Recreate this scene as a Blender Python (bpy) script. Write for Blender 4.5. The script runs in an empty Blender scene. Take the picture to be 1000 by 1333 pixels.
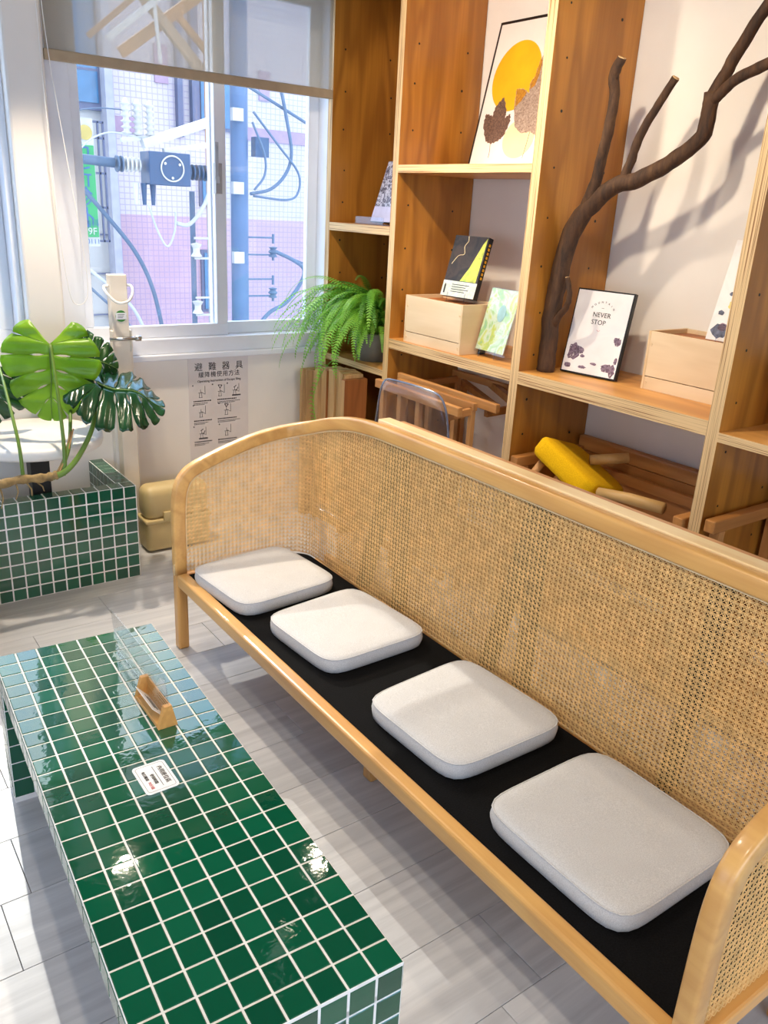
import bpy, bmesh, math, random
from mathutils import Vector, Matrix, noise
random.seed(7)
D = bpy.data
scene = bpy.context.scene
C = scene.collection
PI = math.pi

# ------------------------------------------------------------------ camera
F_PX = 1071.4
az, el, ro = math.radians(36.597), math.radians(-20.2885), math.radians(3.162)
fw = Vector((math.sin(az)*math.cos(el), math.cos(az)*math.cos(el), math.sin(el)))
rt = Vector((math.cos(az), -math.sin(az), 0)); up = rt.cross(fw)
r2 = math.cos(ro)*rt + math.sin(ro)*up; u2 = -math.sin(ro)*rt + math.cos(ro)*up
cd = D.cameras.new('camera'); cam = D.objects.new('camera', cd); C.objects.link(cam)
cd.sensor_fit = 'HORIZONTAL'; cd.sensor_width = 36; cd.lens = F_PX/1000*36; cd.clip_start = .05; cd.clip_end = 200
cam.matrix_world = Matrix(((r2.x, u2.x, -fw.x, 0), (r2.y, u2.y, -fw.y, 0), (r2.z, u2.z, -fw.z, 1.7), (0, 0, 0, 1)))
scene.camera = cam

# ------------------------------------------------------------------ world, sun, exposure
W = D.worlds.new('sky'); scene.world = W; W.use_nodes = True
nt = W.node_tree; nt.nodes.clear()
def wn(t, **k):
    n = nt.nodes.new(t)
    for a, b in k.items(): setattr(n, a, b)
    return n
tc = wn('ShaderNodeTexCoord'); nz = wn('ShaderNodeTexNoise'); rp = wn('ShaderNodeValToRGB'); bg = wn('ShaderNodeBackground'); wo = wn('ShaderNodeOutputWorld')
nz.inputs['Scale'].default_value = 2.6; nz.inputs['Detail'].default_value = 6
rp.color_ramp.elements[0].position = .42; rp.color_ramp.elements[0].color = (.36, .60, 1, 1)
rp.color_ramp.elements[1].position = .58; rp.color_ramp.elements[1].color = (1.0, .98, .95, 1)
nt.links.new(tc.outputs['Generated'], nz.inputs['Vector']); nt.links.new(nz.outputs['Fac'], rp.inputs['Fac'])
nt.links.new(rp.outputs['Color'], bg.inputs['Color']); nt.links.new(bg.outputs[0], wo.inputs['Surface'])
bg.inputs['Strength'].default_value = 4.5
sl = D.lights.new('sun', 'SUN'); sun = D.objects.new('sun', sl); C.objects.link(sun)
sl.energy = 2.0; sl.color = (1, .9, .76); sl.angle = math.radians(.35)
sun.rotation_euler = Vector((-.13, -1, -.75)).to_track_quat('-Z', 'Y').to_euler()
scene.view_settings.view_transform = 'Standard'; scene.view_settings.look = 'None'
scene.view_settings.gamma = 1; scene.view_settings.exposure = 0.02
scene.view_settings.use_curve_mapping = False
LAMP_W = 68
LAMP_C = (1, .84, .64)

# ------------------------------------------------------------------ helpers
WL = {}                                    # world location of translated roots
class G:
    def __init__(s): s.v = []; s.f = []; s.m = []
    def face(s, idx, m=0): s.f.append(tuple(idx)); s.m.append(m)
    def box(s, a, b, m=0, fm=None):
        x0, y0, z0 = a; x1, y1, z1 = b; o = len(s.v)
        s.v += [(x0,y0,z0),(x1,y0,z0),(x1,y1,z0),(x0,y1,z0),(x0,y0,z1),(x1,y0,z1),(x1,y1,z1),(x0,y1,z1)]
        fs = {'-z':(3,2,1,0),'+z':(4,5,6,7),'-y':(0,1,5,4),'+x':(1,2,6,5),'+y':(2,3,7,6),'-x':(3,0,4,7)}
        for k, q in fs.items(): s.face([o+i for i in q], (fm or {}).get(k, m))
        return s
    def obox(s, c, ax, ay, az, m=0):       # half axes
        c = Vector(c); ax = Vector(ax); ay = Vector(ay); az = Vector(az); o = len(s.v)
        for k in (-1, 1):
            for i, j in ((-1,-1),(1,-1),(1,1),(-1,1)): s.v.append(tuple(c+ax*i+ay*j+az*k))
        for q in ((3,2,1,0),(4,5,6,7),(0,1,5,4),(1,2,6,5),(2,3,7,6),(3,0,4,7)): s.face([o+i for i in q], m)
        return s
    def bar(s, p, q, w, t, upv=(0,0,1), m=0):
        p = Vector(p); q = Vector(q); d = (q-p); L = d.length; d = d/L
        n = d.cross(Vector(upv))
        if n.length < 1e-4: n = d.cross(Vector((1,0,0)))
        n.normalize(); b = n.cross(d)
        return s.obox((p+q)/2, d*(L/2), n*(w/2), b*(t/2), m)
    def ring_sweep(s, rings, closed_profile=True, caps=True, m=0, loop=False):
        o = len(s.v); n = len(rings[0])
        for r in rings: s.v += [tuple(p) for p in r]
        R = len(rings)
        for i in range(R if loop else R-1):
            j = (i+1) % R
            for k in range(n):
                k2 = (k+1) % n
                s.face((o+i*n+k, o+i*n+k2, o+j*n+k2, o+j*n+k), m)
        if caps and not loop:
            s.face([o+k for k in range(n)][::-1], m); s.face([o+(R-1)*n+k for k in range(n)], m)
        return s
    def tube(s, pts, rad, seg=8, m=0, loop=False):
        pts = [Vector(p) for p in pts]; n = len(pts)
        if not hasattr(rad, '__len__'): rad = [rad]*n
        ref = Vector((.31, .17, .93)); rings = []
        prev = None
        for i, p in enumerate(pts):
            if loop: t = pts[(i+1) % n]-pts[i-1]
            else: t = pts[min(i+1, n-1)]-pts[max(i-1, 0)]
            t.normalize()
            if prev is None: a = t.cross(ref)
            else: a = prev - t*prev.dot(t)
            if a.length < 1e-5: a = t.cross(Vector((1,0,0)))
            a.normalize(); prev = a; b = t.cross(a)
            rings.append([p+(a*math.cos(2*PI*k/seg)+b*math.sin(2*PI*k/seg))*rad[i] for k in range(seg)])
        return s.ring_sweep(rings, m=m, loop=loop)
    def lathe(s, prof, c=(0,0,0), seg=24, m=0):
        c = Vector(c); rings = []
        for r, z in prof: rings.append([c+Vector((r*math.cos(2*PI*k/seg), r*math.sin(2*PI*k/seg), z)) for k in range(seg)])
        return s.ring_sweep(rings, m=m)
    def prism(s, poly, fn, t0, t1, m=0):   # poly of (a,b), fn(a,b,t)->xyz
        o = len(s.v); n = len(poly)
        s.v += [tuple(fn(a, b, t0)) for a, b in poly]+[tuple(fn(a, b, t1)) for a, b in poly]
        s.face([o+i for i in range(n)][::-1], m); s.face([o+n+i for i in range(n)], m)
        for i in range(n):
            j = (i+1) % n; s.face((o+i, o+j, o+n+j, o+n+i), m)
        return s
    def grid(s, fn, nu, nv, m=0):
        o = len(s.v)
        for i in range(nu+1):
            for j in range(nv+1): s.v.append(tuple(fn(i/nu, j/nv)))
        for i in range(nu):
            for j in range(nv):
                a = o+i*(nv+1)+j; s.face((a, a+nv+1, a+nv+2, a+1), m)
        return s
    def mesh(s, name, mats, smooth=False, bevel=0, segs=2, center=True, fixn=True):
        me = D.meshes.new(name)
        v = [Vector(p) for p in s.v]
        c = Vector((0,0,0))
        if center and v:
            lo = Vector([min(p[i] for p in v) for i in range(3)]); hi = Vector([max(p[i] for p in v) for i in range(3)])
            c = (lo+hi)/2
        me.from_pydata([tuple(p-c) for p in v], [], s.f)
        for mt in mats: me.materials.append(mt)
        for p, mi in zip(me.polygons, s.m): p.material_index = mi
        bm = bmesh.new(); bm.from_mesh(me)
        if fixn: bmesh.ops.recalc_face_normals(bm, faces=bm.faces)
        if bevel:
            es = [e for e in bm.edges if len(e.link_faces) == 2 and e.calc_face_angle(0) > .6]
            bmesh.ops.bevel(bm, geom=es, offset=bevel, segments=segs, profile=.5, affect='EDGES', clamp_overlap=True)
        bm.to_mesh(me); bm.free()
        if smooth:
            for p in me.polygons: p.use_smooth = True
        return me, c
    def build(s, name, mats, parent=None, smooth=False, bevel=0, segs=2, local=False):
        if not isinstance(mats, (list, tuple)): mats = [mats]
        me, c = s.mesh(name, mats, smooth, bevel, segs)
        ob = D.objects.new(name, me); C.objects.link(ob)
        w = c.copy()
        if parent is not None:
            ob.parent = parent
            if not local: c = c - WL.get(parent.name, Vector((0,0,0)))
        ob.location = c; WL[ob.name] = w
        return ob
def tag(o, label=None, cat=None, group=None, kind=None):
    if label: o['label'] = label
    if cat: o['category'] = cat
    if group: o['group'] = group
    if kind: o['kind'] = kind
    return o
def thing(name, label, cat, loc, rz=0, group=None):
    o = D.objects.new(name, None); C.objects.link(o); o.empty_display_size = .05
    o.location = loc; o.rotation_euler = (0, 0, rz); WL[o.name] = Vector(loc)
    return tag(o, label, cat, group)
def inst(name, me, loc, parent, rot=(0,0,0), scale=None):
    o = D.objects.new(name, me); C.objects.link(o); o.parent = parent; o.location = loc; o.rotation_euler = rot
    if scale: o.scale = scale
    return o
def smoothpts(ctrl, n=8):                  # Catmull-Rom
    P = [Vector(c) for c in ctrl]; P = [P[0]*2-P[1]]+P+[P[-1]*2-P[-2]]; out = []
    for i in range(1, len(P)-2):
        for k in range(n):
            t = k/n; a, b, c, d = P[i-1], P[i], P[i+1], P[i+2]
            out.append(.5*((2*b)+(c-a)*t+(2*a-5*b+4*c-d)*t*t+(3*b-a-3*c+d)*t**3))
    out.append(P[-2]); return out
def lerp(a, b, t): return a+(b-a)*t

def text_mesh(body, size, depth=0.0004, align='CENTER', spacing=1.0):
    cu = D.curves.new('lettering', 'FONT'); cu.body = body; cu.size = size; cu.align_x = align; cu.align_y = 'CENTER'
    cu.extrude = depth; cu.resolution_u = 3; cu.space_character = spacing
    ob = D.objects.new('lettering', cu); C.objects.link(ob)
    bpy.context.view_layer.update()
    dg = bpy.context.evaluated_depsgraph_get()
    me = D.meshes.new_from_object(ob.evaluated_get(dg)); me.name = 'lettering'
    D.objects.remove(ob); D.curves.remove(cu)
    return me
def put_text(body, size, parent, origin, ex, ey, mat, align='CENTER', spacing=1.0, world=True, name='lettering'):
    me = text_mesh(body, size, align=align, spacing=spacing)
    me.materials.clear(); me.materials.append(mat)
    ex = Vector(ex).normalized(); ey = Vector(ey).normalized(); ez = ex.cross(ey)
    M = Matrix((ex, ey, ez)).transposed()
    o = Vector(origin)
    if parent is not None and world: o = o - WL.get(parent.name, Vector((0,0,0)))
    ob = D.objects.new(name, me); C.objects.link(ob); ob.parent = parent
    ob.matrix_local = Matrix.Translation(o) @ M.to_4x4()
    return ob

# ------------------------------------------------------------------ materials
def srgb(r, g, b):
    f = lambda c: (c/255/12.92 if c/255 <= .04045 else ((c/255+.055)/1.055)**2.4)
    return (f(r), f(g), f(b), 1)
class MN:
    def __init__(s, name):
        s.m = D.materials.new(name); s.m.use_nodes = True; s.t = s.m.node_tree; s.t.nodes.clear()
        s.out = s.n('ShaderNodeOutputMaterial'); s.b = s.n('ShaderNodeBsdfPrincipled'); s.l(s.b.outputs[0], s.out.inputs[0])
    def n(s, t, **k):
        n = s.t.nodes.new(t)
        for a, b in k.items(): setattr(n, a, b)
        return n
    def l(s, a, b): s.t.links.new(a, b)
    def coords(s, scale=(1,1,1), kind='Object', rnd=True):
        tc = s.n('ShaderNodeTexCoord'); mp = s.n('ShaderNodeMapping'); mp.inputs['Scale'].default_value = scale
        s.l(tc.outputs[kind], mp.inputs['Vector'])
        if rnd:
            oi = s.n('ShaderNodeObjectInfo'); ml = s.n('ShaderNodeMath', operation='MULTIPLY'); ml.inputs[1].default_value = 37
            s.l(oi.outputs['Random'], ml.inputs[0]); s.l(ml.outputs[0], mp.inputs['Location'])
        return mp.outputs[0]
    def noise(s, vec, scale=5, detail=3, dist=0, rough=.5):
        n = s.n('ShaderNodeTexNoise'); n.inputs['Scale'].default_value = scale; n.inputs['Detail'].default_value = detail
        n.inputs['Distortion'].default_value = dist; n.inputs['Roughness'].default_value = rough
        if vec: s.l(vec, n.inputs['Vector'])
        return n.outputs['Fac']
    def ramp(s, fac, stops):
        r = s.n('ShaderNodeValToRGB'); e = r.color_ramp.elements
        while len(e) < len(stops): e.new(.5)
        for x, (p, c) in zip(e, stops): x.position = p; x.color = c
        s.l(fac, r.inputs[0]); return r.outputs[0]
    def math(s, op, a, b=None, c=None):
        n = s.n('ShaderNodeMath', operation=op)
        for i, q in enumerate((a, b, c)):
            if q is None: continue
            if isinstance(q, (int, float)): n.inputs[i].default_value = q
            else: s.l(q, n.inputs[i])
        return n.outputs[0]
    def mix(s, fac, a, b, mode='MIX'):
        n = s.n('ShaderNodeMix', data_type='RGBA', blend_type=mode)
        for i, q in ((0, fac), (6, a), (7, b)):
            if isinstance(q, (int, float, tuple)): n.inputs[i].default_value = q
            else: s.l(q, n.inputs[i])
        return n.outputs[2]
    def col(s, c):
        if isinstance(c, tuple): s.b.inputs['Base Color'].default_value = c
        else: s.l(c, s.b.inputs['Base Color'])
    def set(s, **k):
        for a, b in k.items(): s.b.inputs[a.replace('_', ' ')].default_value = b
    def bump(s, h, strength=.3, dist=.01):
        n = s.n('ShaderNodeBump'); n.inputs['Strength'].default_value = strength; n.inputs['Distance'].default_value = dist
        s.l(h, n.inputs['Height']); s.l(n.outputs[0], s.b.inputs['Normal'])
def plain(name, c, rough=.5, metal=0, nscale=0, namt=.06, bump=0, bscale=200, **k):
    M = MN(name); M.set(Roughness=rough, Metallic=metal, **k)
    vec = M.coords(rnd=True)
    f = M.noise(vec, nscale or 8, 4)
    d = tuple(x*(1-namt*2) for x in c[:3])+(1,); li = tuple(min(1, x*(1+namt*1.2)) for x in c[:3])+(1,)
    M.col(M.ramp(f, [(.3, d), (.7, li)]))
    if bump: M.bump(M.noise(vec, bscale, 3), bump, .002)
    return M.m
def wood(name, light, dark, axis='Z', rough=.45, rings=14, freq=1.6, contrast=.55, fine=.25, coat=0):
    M = MN(name); sc = {'X': (.16, 1, 1), 'Y': (1, .16, 1), 'Z': (1, 1, .16)}[axis]
    vec = M.coords(tuple(x*freq for x in sc))
    f = M.noise(vec, 2.4, 2, .5)
    r = M.math('SINE', M.math('MULTIPLY', f, rings*2*PI/2)); r = M.math('MULTIPLY_ADD', r, .5, .5)
    s2 = {'X': (3, 90, 90), 'Y': (90, 3, 90), 'Z': (90, 90, 3)}[axis]
    g = M.noise(M.coords(s2), 1, 2)
    base = M.ramp(r, [(0, light), (.55, tuple(lerp(a, b, contrast*.45) for a, b in zip(light, dark))), (1, tuple(lerp(a, b, contrast) for a, b in zip(light, dark)))])
    base = M.mix(M.math('MULTIPLY', M.ramp(g, [(.35, (0,0,0,1)), (.75, (1,1,1,1))]), fine), base, dark)
    low = M.noise(M.coords((1.2,1.2,1.2)), 1.3, 2)
    base = M.mix(M.math('MULTIPLY', M.ramp(low, [(.4, (0,0,0,1)), (.7, (1,1,1,1))]), .3), base, dark)
    M.col(base); M.set(Roughness=rough, Coat_Weight=coat, Coat_Roughness=.15)
    M.bump(g, .08, .001)
    return M.m
def plyedge(name, axis, light, dark, freq=150):
    M = MN(name); i = 'XYZ'.index(axis)
    sc = [2.5, 2.5, 2.5]; sc[i] = freq
    f = M.noise(M.coords(tuple(sc)), 1, 1.5, .25)
    M.col(M.ramp(f, [(.34, dark), (.44, tuple(lerp(a, b, .25) for a, b in zip(light, dark))), (.58, light)])); M.set(Roughness=.6)
    return M.m
ORL = srgb(188, 126, 46); ORD = srgb(116, 64, 18)
M_plyV = wood('shelf plywood upright', ORL, ORD, 'Z', .38, 9, 2.2, .5, .22, coat=.15)
M_plyH = wood('shelf plywood board', srgb(226, 168, 92), srgb(168, 104, 42), 'Y', .4, 8, 2.0, .5, .2, coat=.1)
EL = srgb(222, 188, 136); ED = srgb(134, 88, 46)
M_edY = plyedge('plywood edge layers upright', 'Y', EL, ED, 330)
M_edZ = plyedge('plywood edge layers shelf', 'Z', EL, ED, 330)
M_edX = plyedge('plywood edge layers side', 'X', EL, ED, 330)
M_oakZ = wood('bench oak upright', srgb(220, 170, 100), srgb(170, 112, 52), 'Z', .35, 10, 2.5, .35, .2, coat=.25)
M_oakY = wood('bench oak lengthwise', srgb(222, 174, 104), srgb(172, 116, 56), 'Y', .35, 10, 2.5, .35, .2, coat=.25)
M_oakX = wood('bench oak crosswise', srgb(224, 170, 98), srgb(176, 116, 52), 'X', .35, 10, 2.5, .35, .2, coat=.25)
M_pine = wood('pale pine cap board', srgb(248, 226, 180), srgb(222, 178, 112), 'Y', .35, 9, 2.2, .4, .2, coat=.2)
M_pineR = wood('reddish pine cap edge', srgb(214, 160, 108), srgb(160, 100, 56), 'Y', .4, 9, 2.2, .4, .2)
M_birch = wood('pale birch box', srgb(228, 204, 168), srgb(204, 172, 126), 'Y', .5, 7, 3.0, .4, .12)
M_birchX = wood('pale birch box end', srgb(224, 198, 158), srgb(198, 164, 116), 'X', .5, 7, 3.0, .4, .12)
M_frameW = wood('stacked furniture wood', srgb(206, 148, 84), srgb(140, 86, 38), 'Y', .5, 8, 3, .4, .25)
M_frameX = wood('stacked furniture wood across', srgb(198, 138, 74), srgb(132, 80, 34), 'X', .5, 8, 3, .4, .25)
M_frameZ = wood('stacked furniture wood upright', srgb(206, 150, 88), srgb(146, 92, 44), 'Z', .5, 8, 3, .4, .25)
M_boardA = wood('raw board pale', srgb(214, 174, 120), srgb(150, 104, 58), 'Z', .6, 8, 2.4, .4, .3)
M_boardB = wood('raw board brown', srgb(182, 112, 56), srgb(112, 62, 26), 'Z', .6, 8, 2.4, .5, .3)
M_holder = wood('card holder beech', srgb(222, 168, 96), srgb(176, 118, 56), 'Y', .45, 8, 6, .3, .2)

def tile_mat():
    M = MN('glazed green tile'); oi = M.n('ShaderNodeObjectInfo')
    M.col(M.ramp(oi.outputs['Random'], [(0, srgb(8, 74, 52)), (.5, srgb(10, 84, 58)), (1, srgb(14, 94, 66))]))
    M.set(Roughness=.03, IOR=1.78)
    v = M.coords((1,1,1))
    h = M.noise(v, 38, 2, .4); M.bump(h, .10, .0025)
    return M.m
M_tile = tile_mat()
M_grout = plain('white grout', srgb(236, 236, 234), .75, nscale=40, namt=.05, bump=.15, bscale=300)
def floor_mat():
    M = MN('grey wood-look plank'); v = M.coords((1.6, 26, 8)); f = M.noise(v, 1, 5, .6, .6)
    w = M.noise(M.coords((1.1, 3.5, 1)), 1.4, 3)
    oi = M.n('ShaderNodeObjectInfo')
    c = M.ramp(f, [(.3, srgb(176, 177, 182)), (.55, srgb(198, 199, 203)), (.75, srgb(213, 213, 215))])
    c = M.mix(M.math('MULTIPLY', M.ramp(w, [(.4, (0,0,0,1)), (.7, (1,1,1,1))]), .35), c, srgb(172, 174, 180))
    c = M.mix(M.math('MULTIPLY', oi.outputs['Random'], .16), c, srgb(162, 163, 167))
    M.col(c); M.set(Roughness=.34); M.bump(f, .04, .002); return M.m
M_floor = floor_mat()
M_sub = plain('dark plank joint', srgb(66, 60, 58), .8)
M_wall = plain('white wall paint', srgb(238, 232, 224), .75, nscale=3, namt=.02, bump=.05, bscale=90)
M_ceil = plain('charcoal ceiling paint', srgb(58, 56, 55), .9, nscale=3, namt=.02)
M_alu = plain('painted aluminium frame', srgb(232, 234, 240), .35, nscale=6, namt=.02)
M_white = plain('white plastic', srgb(240, 238, 234), .35, nscale=10, namt=.02)
M_cream = plain('cream painted steel', srgb(238, 228, 212), .4, nscale=10, namt=.03)
M_steel = plain('brushed steel', srgb(190, 188, 186), .3, metal=1, nscale=40)
M_grey = plain('grey painted metal', srgb(160, 158, 160), .4, nscale=20)
M_black = plain('black paint', srgb(18, 18, 20), .35, nscale=20)
M_blackmat = plain('black powder coat', srgb(14, 14, 15), .5, nscale=20)
M_print = plain('black printing ink', srgb(36, 34, 36), .6)
M_paper = plain('white sign paper', srgb(226, 218, 214), .5, nscale=10, namt=.02)
M_ticket = plain('laminated white card', srgb(240, 242, 246), .15, nscale=10, namt=.02)
M_red = plain('red printing ink', srgb(214, 130, 130), .6)
def fabric(name, c, c2, scale=420, bump=.35, rough=.95):
    M = MN(name); v = M.coords((1,1,1)); f = M.noise(v, scale, 2); g = M.noise(v, 14, 4)
    a = M.ramp(f, [(.35, c2), (.65, c)])
    M.col(M.mix(M.math('MULTIPLY', M.ramp(g, [(.35, (0,0,0,1)), (.7, (1,1,1,1))]), .35), a, c2))
    M.set(Roughness=rough, Sheen_Weight=.0, Specular_IOR_Level=.15); M.bump(f, bump, .0012); return M.m
M_cush = fabric('light grey linen', srgb(212, 212, 213), srgb(190, 190, 192))
M_seat = fabric('black woven upholstery', srgb(16, 16, 18), srgb(5, 5, 6), 260, .5)
M_yellow = fabric('mustard yellow felt', srgb(244, 196, 24), srgb(222, 168, 12), 300)
M_cane = plain('woven rattan cane', srgb(238, 196, 130), .45, nscale=30, namt=.10)
M_caneB = plain('shaded brown inner side of rattan cane', srgb(158, 100, 46), .6, nscale=30, namt=.14)  # browner inner side, with the shade inside the back painted in too
M_bead = plain('pale rattan bead', srgb(238, 214, 168), .5, nscale=30, namt=.08)
M_postd = plain('shaded brown strut', srgb(52, 30, 16), .7, nscale=12, namt=.15)  # shadow between the cane layers is painted into this near-black brown
M_case = plain('tan moulded plastic case', srgb(206, 184, 132), .38, nscale=6, namt=.04)
def glass(name, tint=(1,1,1,1), refl=.08, haze=.0, hazec=(.8,.88,1,1), rough=.02):
    M = MN(name); t = M.n('ShaderNodeBsdfTransparent'); t.inputs[0].default_value = tint
    g = M.n('ShaderNodeBsdfGlossy'); g.inputs['Roughness'].default_value = rough
    lw = M.n('ShaderNodeLayerWeight'); fac = M.math('MULTIPLY_ADD', M.math('POWER', lw.outputs['Facing'], 4.0), .55, refl*.5)
    mx = M.n('ShaderNodeMixShader'); M.l(fac, mx.inputs[0]); M.l(t.outputs[0], mx.inputs[1]); M.l(g.outputs[0], mx.inputs[2])
    last = mx
    if haze:
        tr = M.n('ShaderNodeBsdfTranslucent'); tr.inputs[0].default_value = hazec
        m2 = M.n('ShaderNodeMixShader'); m2.inputs[0].default_value = haze
        M.l(mx.outputs[0], m2.inputs[1]); M.l(tr.outputs[0], m2.inputs[2]); last = m2
    M.t.nodes.remove(M.b); M.l(last.outputs[0], M.out.inputs[0]); return M.m
M_glass = glass('glare-hazed window glass', (.97,.99,1,1), .08, .012, (.55,.75,1,1))  # translucent haze in both panes stands in for veiling glare
M_glass2 = glass('glare-hazed window glass with screen', (.93,.97,1,1), .08, .03, (.55,.75,1,1))
M_acr = glass('clear acrylic', (.93,.95,.97,1), .10)
M_acr2 = glass('smoky clear acrylic', (.86,.86,.90,1), .10, rough=.22)
def blind_mat():
    M = MN('sunscreen blind mesh'); t = M.n('ShaderNodeBsdfTransparent'); d = M.n('ShaderNodeBsdfDiffuse'); tr = M.n('ShaderNodeBsdfTranslucent')
    d.inputs[0].default_value = srgb(190, 178, 160); tr.inputs[0].default_value = srgb(150, 138, 120)
    a = M.n('ShaderNodeMixShader'); a.inputs[0].default_value = .5; M.l(d.outputs[0], a.inputs[1]); M.l(tr.outputs[0], a.inputs[2])
    w = M.noise(M.coords((1,1,1)), 900, 1)
    b = M.n('ShaderNodeMixShader'); M.l(M.math('MULTIPLY_ADD', w, .2, .62), b.inputs[0])
    M.l(t.outputs[0], b.inputs[1]); M.l(a.outputs[0], b.inputs[2]); M.t.nodes.remove(M.b); M.l(b.outputs[0], M.out.inputs[0]); return M.m
M_blind = blind_mat()
M_bar = plain('beige blind bar', srgb(176, 154, 124), .6, nscale=20, namt=.04)
def leafmat(name, a, b, rough, tr=.25):
    M = MN(name); f = M.noise(M.coords((1,1,1)), 9, 3)
    M.col(M.ramp(f, [(.3, a), (.7, b)])); M.set(Roughness=rough, Transmission_Weight=0.0, Subsurface_Weight=0.0)
    t = M.n('ShaderNodeBsdfTranslucent'); t.inputs[0].default_value = tuple(min(1, x*1.6) for x in b[:3])+(1,)
    m = M.n('ShaderNodeMixShader'); m.inputs[0].default_value = tr; M.l(M.b.outputs[0], m.inputs[1]); M.l(t.outputs[0], m.inputs[2]); M.l(m.outputs[0], M.out.inputs[0])
    return M.m
M_leafL = leafmat('young monstera leaf', srgb(112, 154, 36), srgb(156, 192, 58), .35, .4)
M_leafD = leafmat('dark monstera leaf', srgb(22, 62, 28), srgb(40, 88, 36), .3, .12)
M_leafG = leafmat('glossy monstera leaf', srgb(18, 52, 34), srgb(34, 76, 44), .16, .05)
M_stem = plain('green petiole', srgb(104, 136, 52), .45, nscale=12, namt=.1)
M_rhiz = plain('woody rhizome', srgb(150, 124, 78), .7, nscale=30, namt=.3)
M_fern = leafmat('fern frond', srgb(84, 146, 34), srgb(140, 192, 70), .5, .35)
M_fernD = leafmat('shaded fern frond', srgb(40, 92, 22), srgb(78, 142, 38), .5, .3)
M_pot = plain('grey plant pot', srgb(120, 118, 112), .7, nscale=20)
M_soil = plain('potting soil', srgb(58, 42, 30), .95, nscale=60, namt=.3)
def bark():
    M = MN('dark branch bark'); v = M.coords((6, 6, 1.5)); f = M.noise(v, 6, 6, .4, .65)
    M.col(M.ramp(f, [(.3, srgb(38, 23, 12)), (.55, srgb(76, 49, 26)), (.8, srgb(104, 74, 44))])); M.set(Roughness=.8); M.bump(f, .5, .006); return M.m
M_bark = bark()
M_cut = plain('sawn branch end', srgb(206, 166, 112), .7, nscale=60, namt=.1)

# ------------------------------------------------------------------ room shell
YW, XW = 4.0, 2.945
def structure(o): o['kind'] = 'structure'; return o
floor = structure(D.objects.new('floor', None)); C.objects.link(floor); WL['floor'] = Vector((0,0,0))
g = G(); g.box((-2.6, -2.2, -.12), (3.1, 4.2, -.006)); g.build('subfloor', M_sub, floor)
PL, PW = 1.22, .2263
plank_me = {}
def plank_mesh(L):
    k = round(L, 3)
    if k not in plank_me:
        q = G(); q.box((-L/2+.0008, -PW/2+.0008, -.006), (L/2-.0008, PW/2-.0008, 0))
        plank_me[k] = q.mesh('plank', [M_floor], bevel=.0008, segs=1, center=False)[0]
    return plank_me[k]
joints = {-1: 1.09, 4: .288, 5: 1.232, 9: .626}
for k in range(-14, 14):
    y0 = .912+k*PW
    if y0+PW > 4.19 or y0 < -2.3: continue
    j = joints.get(k, (k*.47 + .2*math.sin(k*3.1)) % PL)
    x = j-PL*math.ceil((j+2.6)/PL)
    while x < 3.1:
        a = max(x, -2.6); b = min(x+PL, 3.1)
        if b-a > .05: inst('plank', plank_mesh(b-a), ((a+b)/2, y0+PW/2, 0), floor)
        x += PL
# window wall : lower panel, columns, header  (interior face y = YW)
structure(G().box((-2.6, YW, 0), (3.1, YW+.16, .925)).build('wall_far', M_wall))
g = G(); g.box((.90, YW-.06, .925), (1.06, YW+.16, 2.95)); structure(g.build('wall_far_column', M_wall, bevel=.012))
g = G(); g.box((2.50, YW, .925), (3.1, YW+.16, 2.95)); structure(g.build('wall_far_corner', M_wall))
g = G(); g.box((-2.6, YW, .925), (-1.0, YW+.16, 2.95)); structure(g.build('wall_far_left', M_wall))
g = G(); g.box((-1.0, YW, 2.72), (.90, YW+.16, 2.95)); g.box((1.06, YW, 2.72), (2.5, YW+.16, 2.95)); structure(g.build('wall_far_header', M_wall))
structure(G().box((XW, -2.2, 0), (XW+.15, YW, 2.95)).build('wall_right', M_wall))
structure(G().box((-2.6, -2.2, 2.95), (3.1, 4.2, 3.05)).build('ceiling', M_ceil))
# unseen sides of the room behind the camera, openings sized for fill daylight
g = G(); g.box((-2.75, -2.2, 0), (-2.6, 4.16, .9)); g.box((-2.75, -2.2, 2.2), (-2.6, 4.16, 2.95))
for y, w in ((-2.2, .9), (.2, 1.0), (2.6, 1.56)): g.box((-2.75, y, .9), (-2.6, y+w, 2.2))
structure(g.build('wall_left', M_wall))
g = G(); g.box((-2.6, -2.35, 0), (3.1, -2.2, .6)); g.box((-2.6, -2.35, 2.4), (3.1, -2.2, 2.95))
for x, w in ((-2.6, .5), (2.3, .8)): g.box((x, -2.35, .6), (x+w, -2.2, 2.4))
structure(g.build('wall_rear', M_wall))
# sill ledge with moulding
structure(G().box((1.06, YW-.035, .925), (2.50, YW+.16, .952)).box((-1.0, YW-.035, .925), (.90, YW+.16, .952)).build('trim_1', M_alu, bevel=.004))
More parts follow.
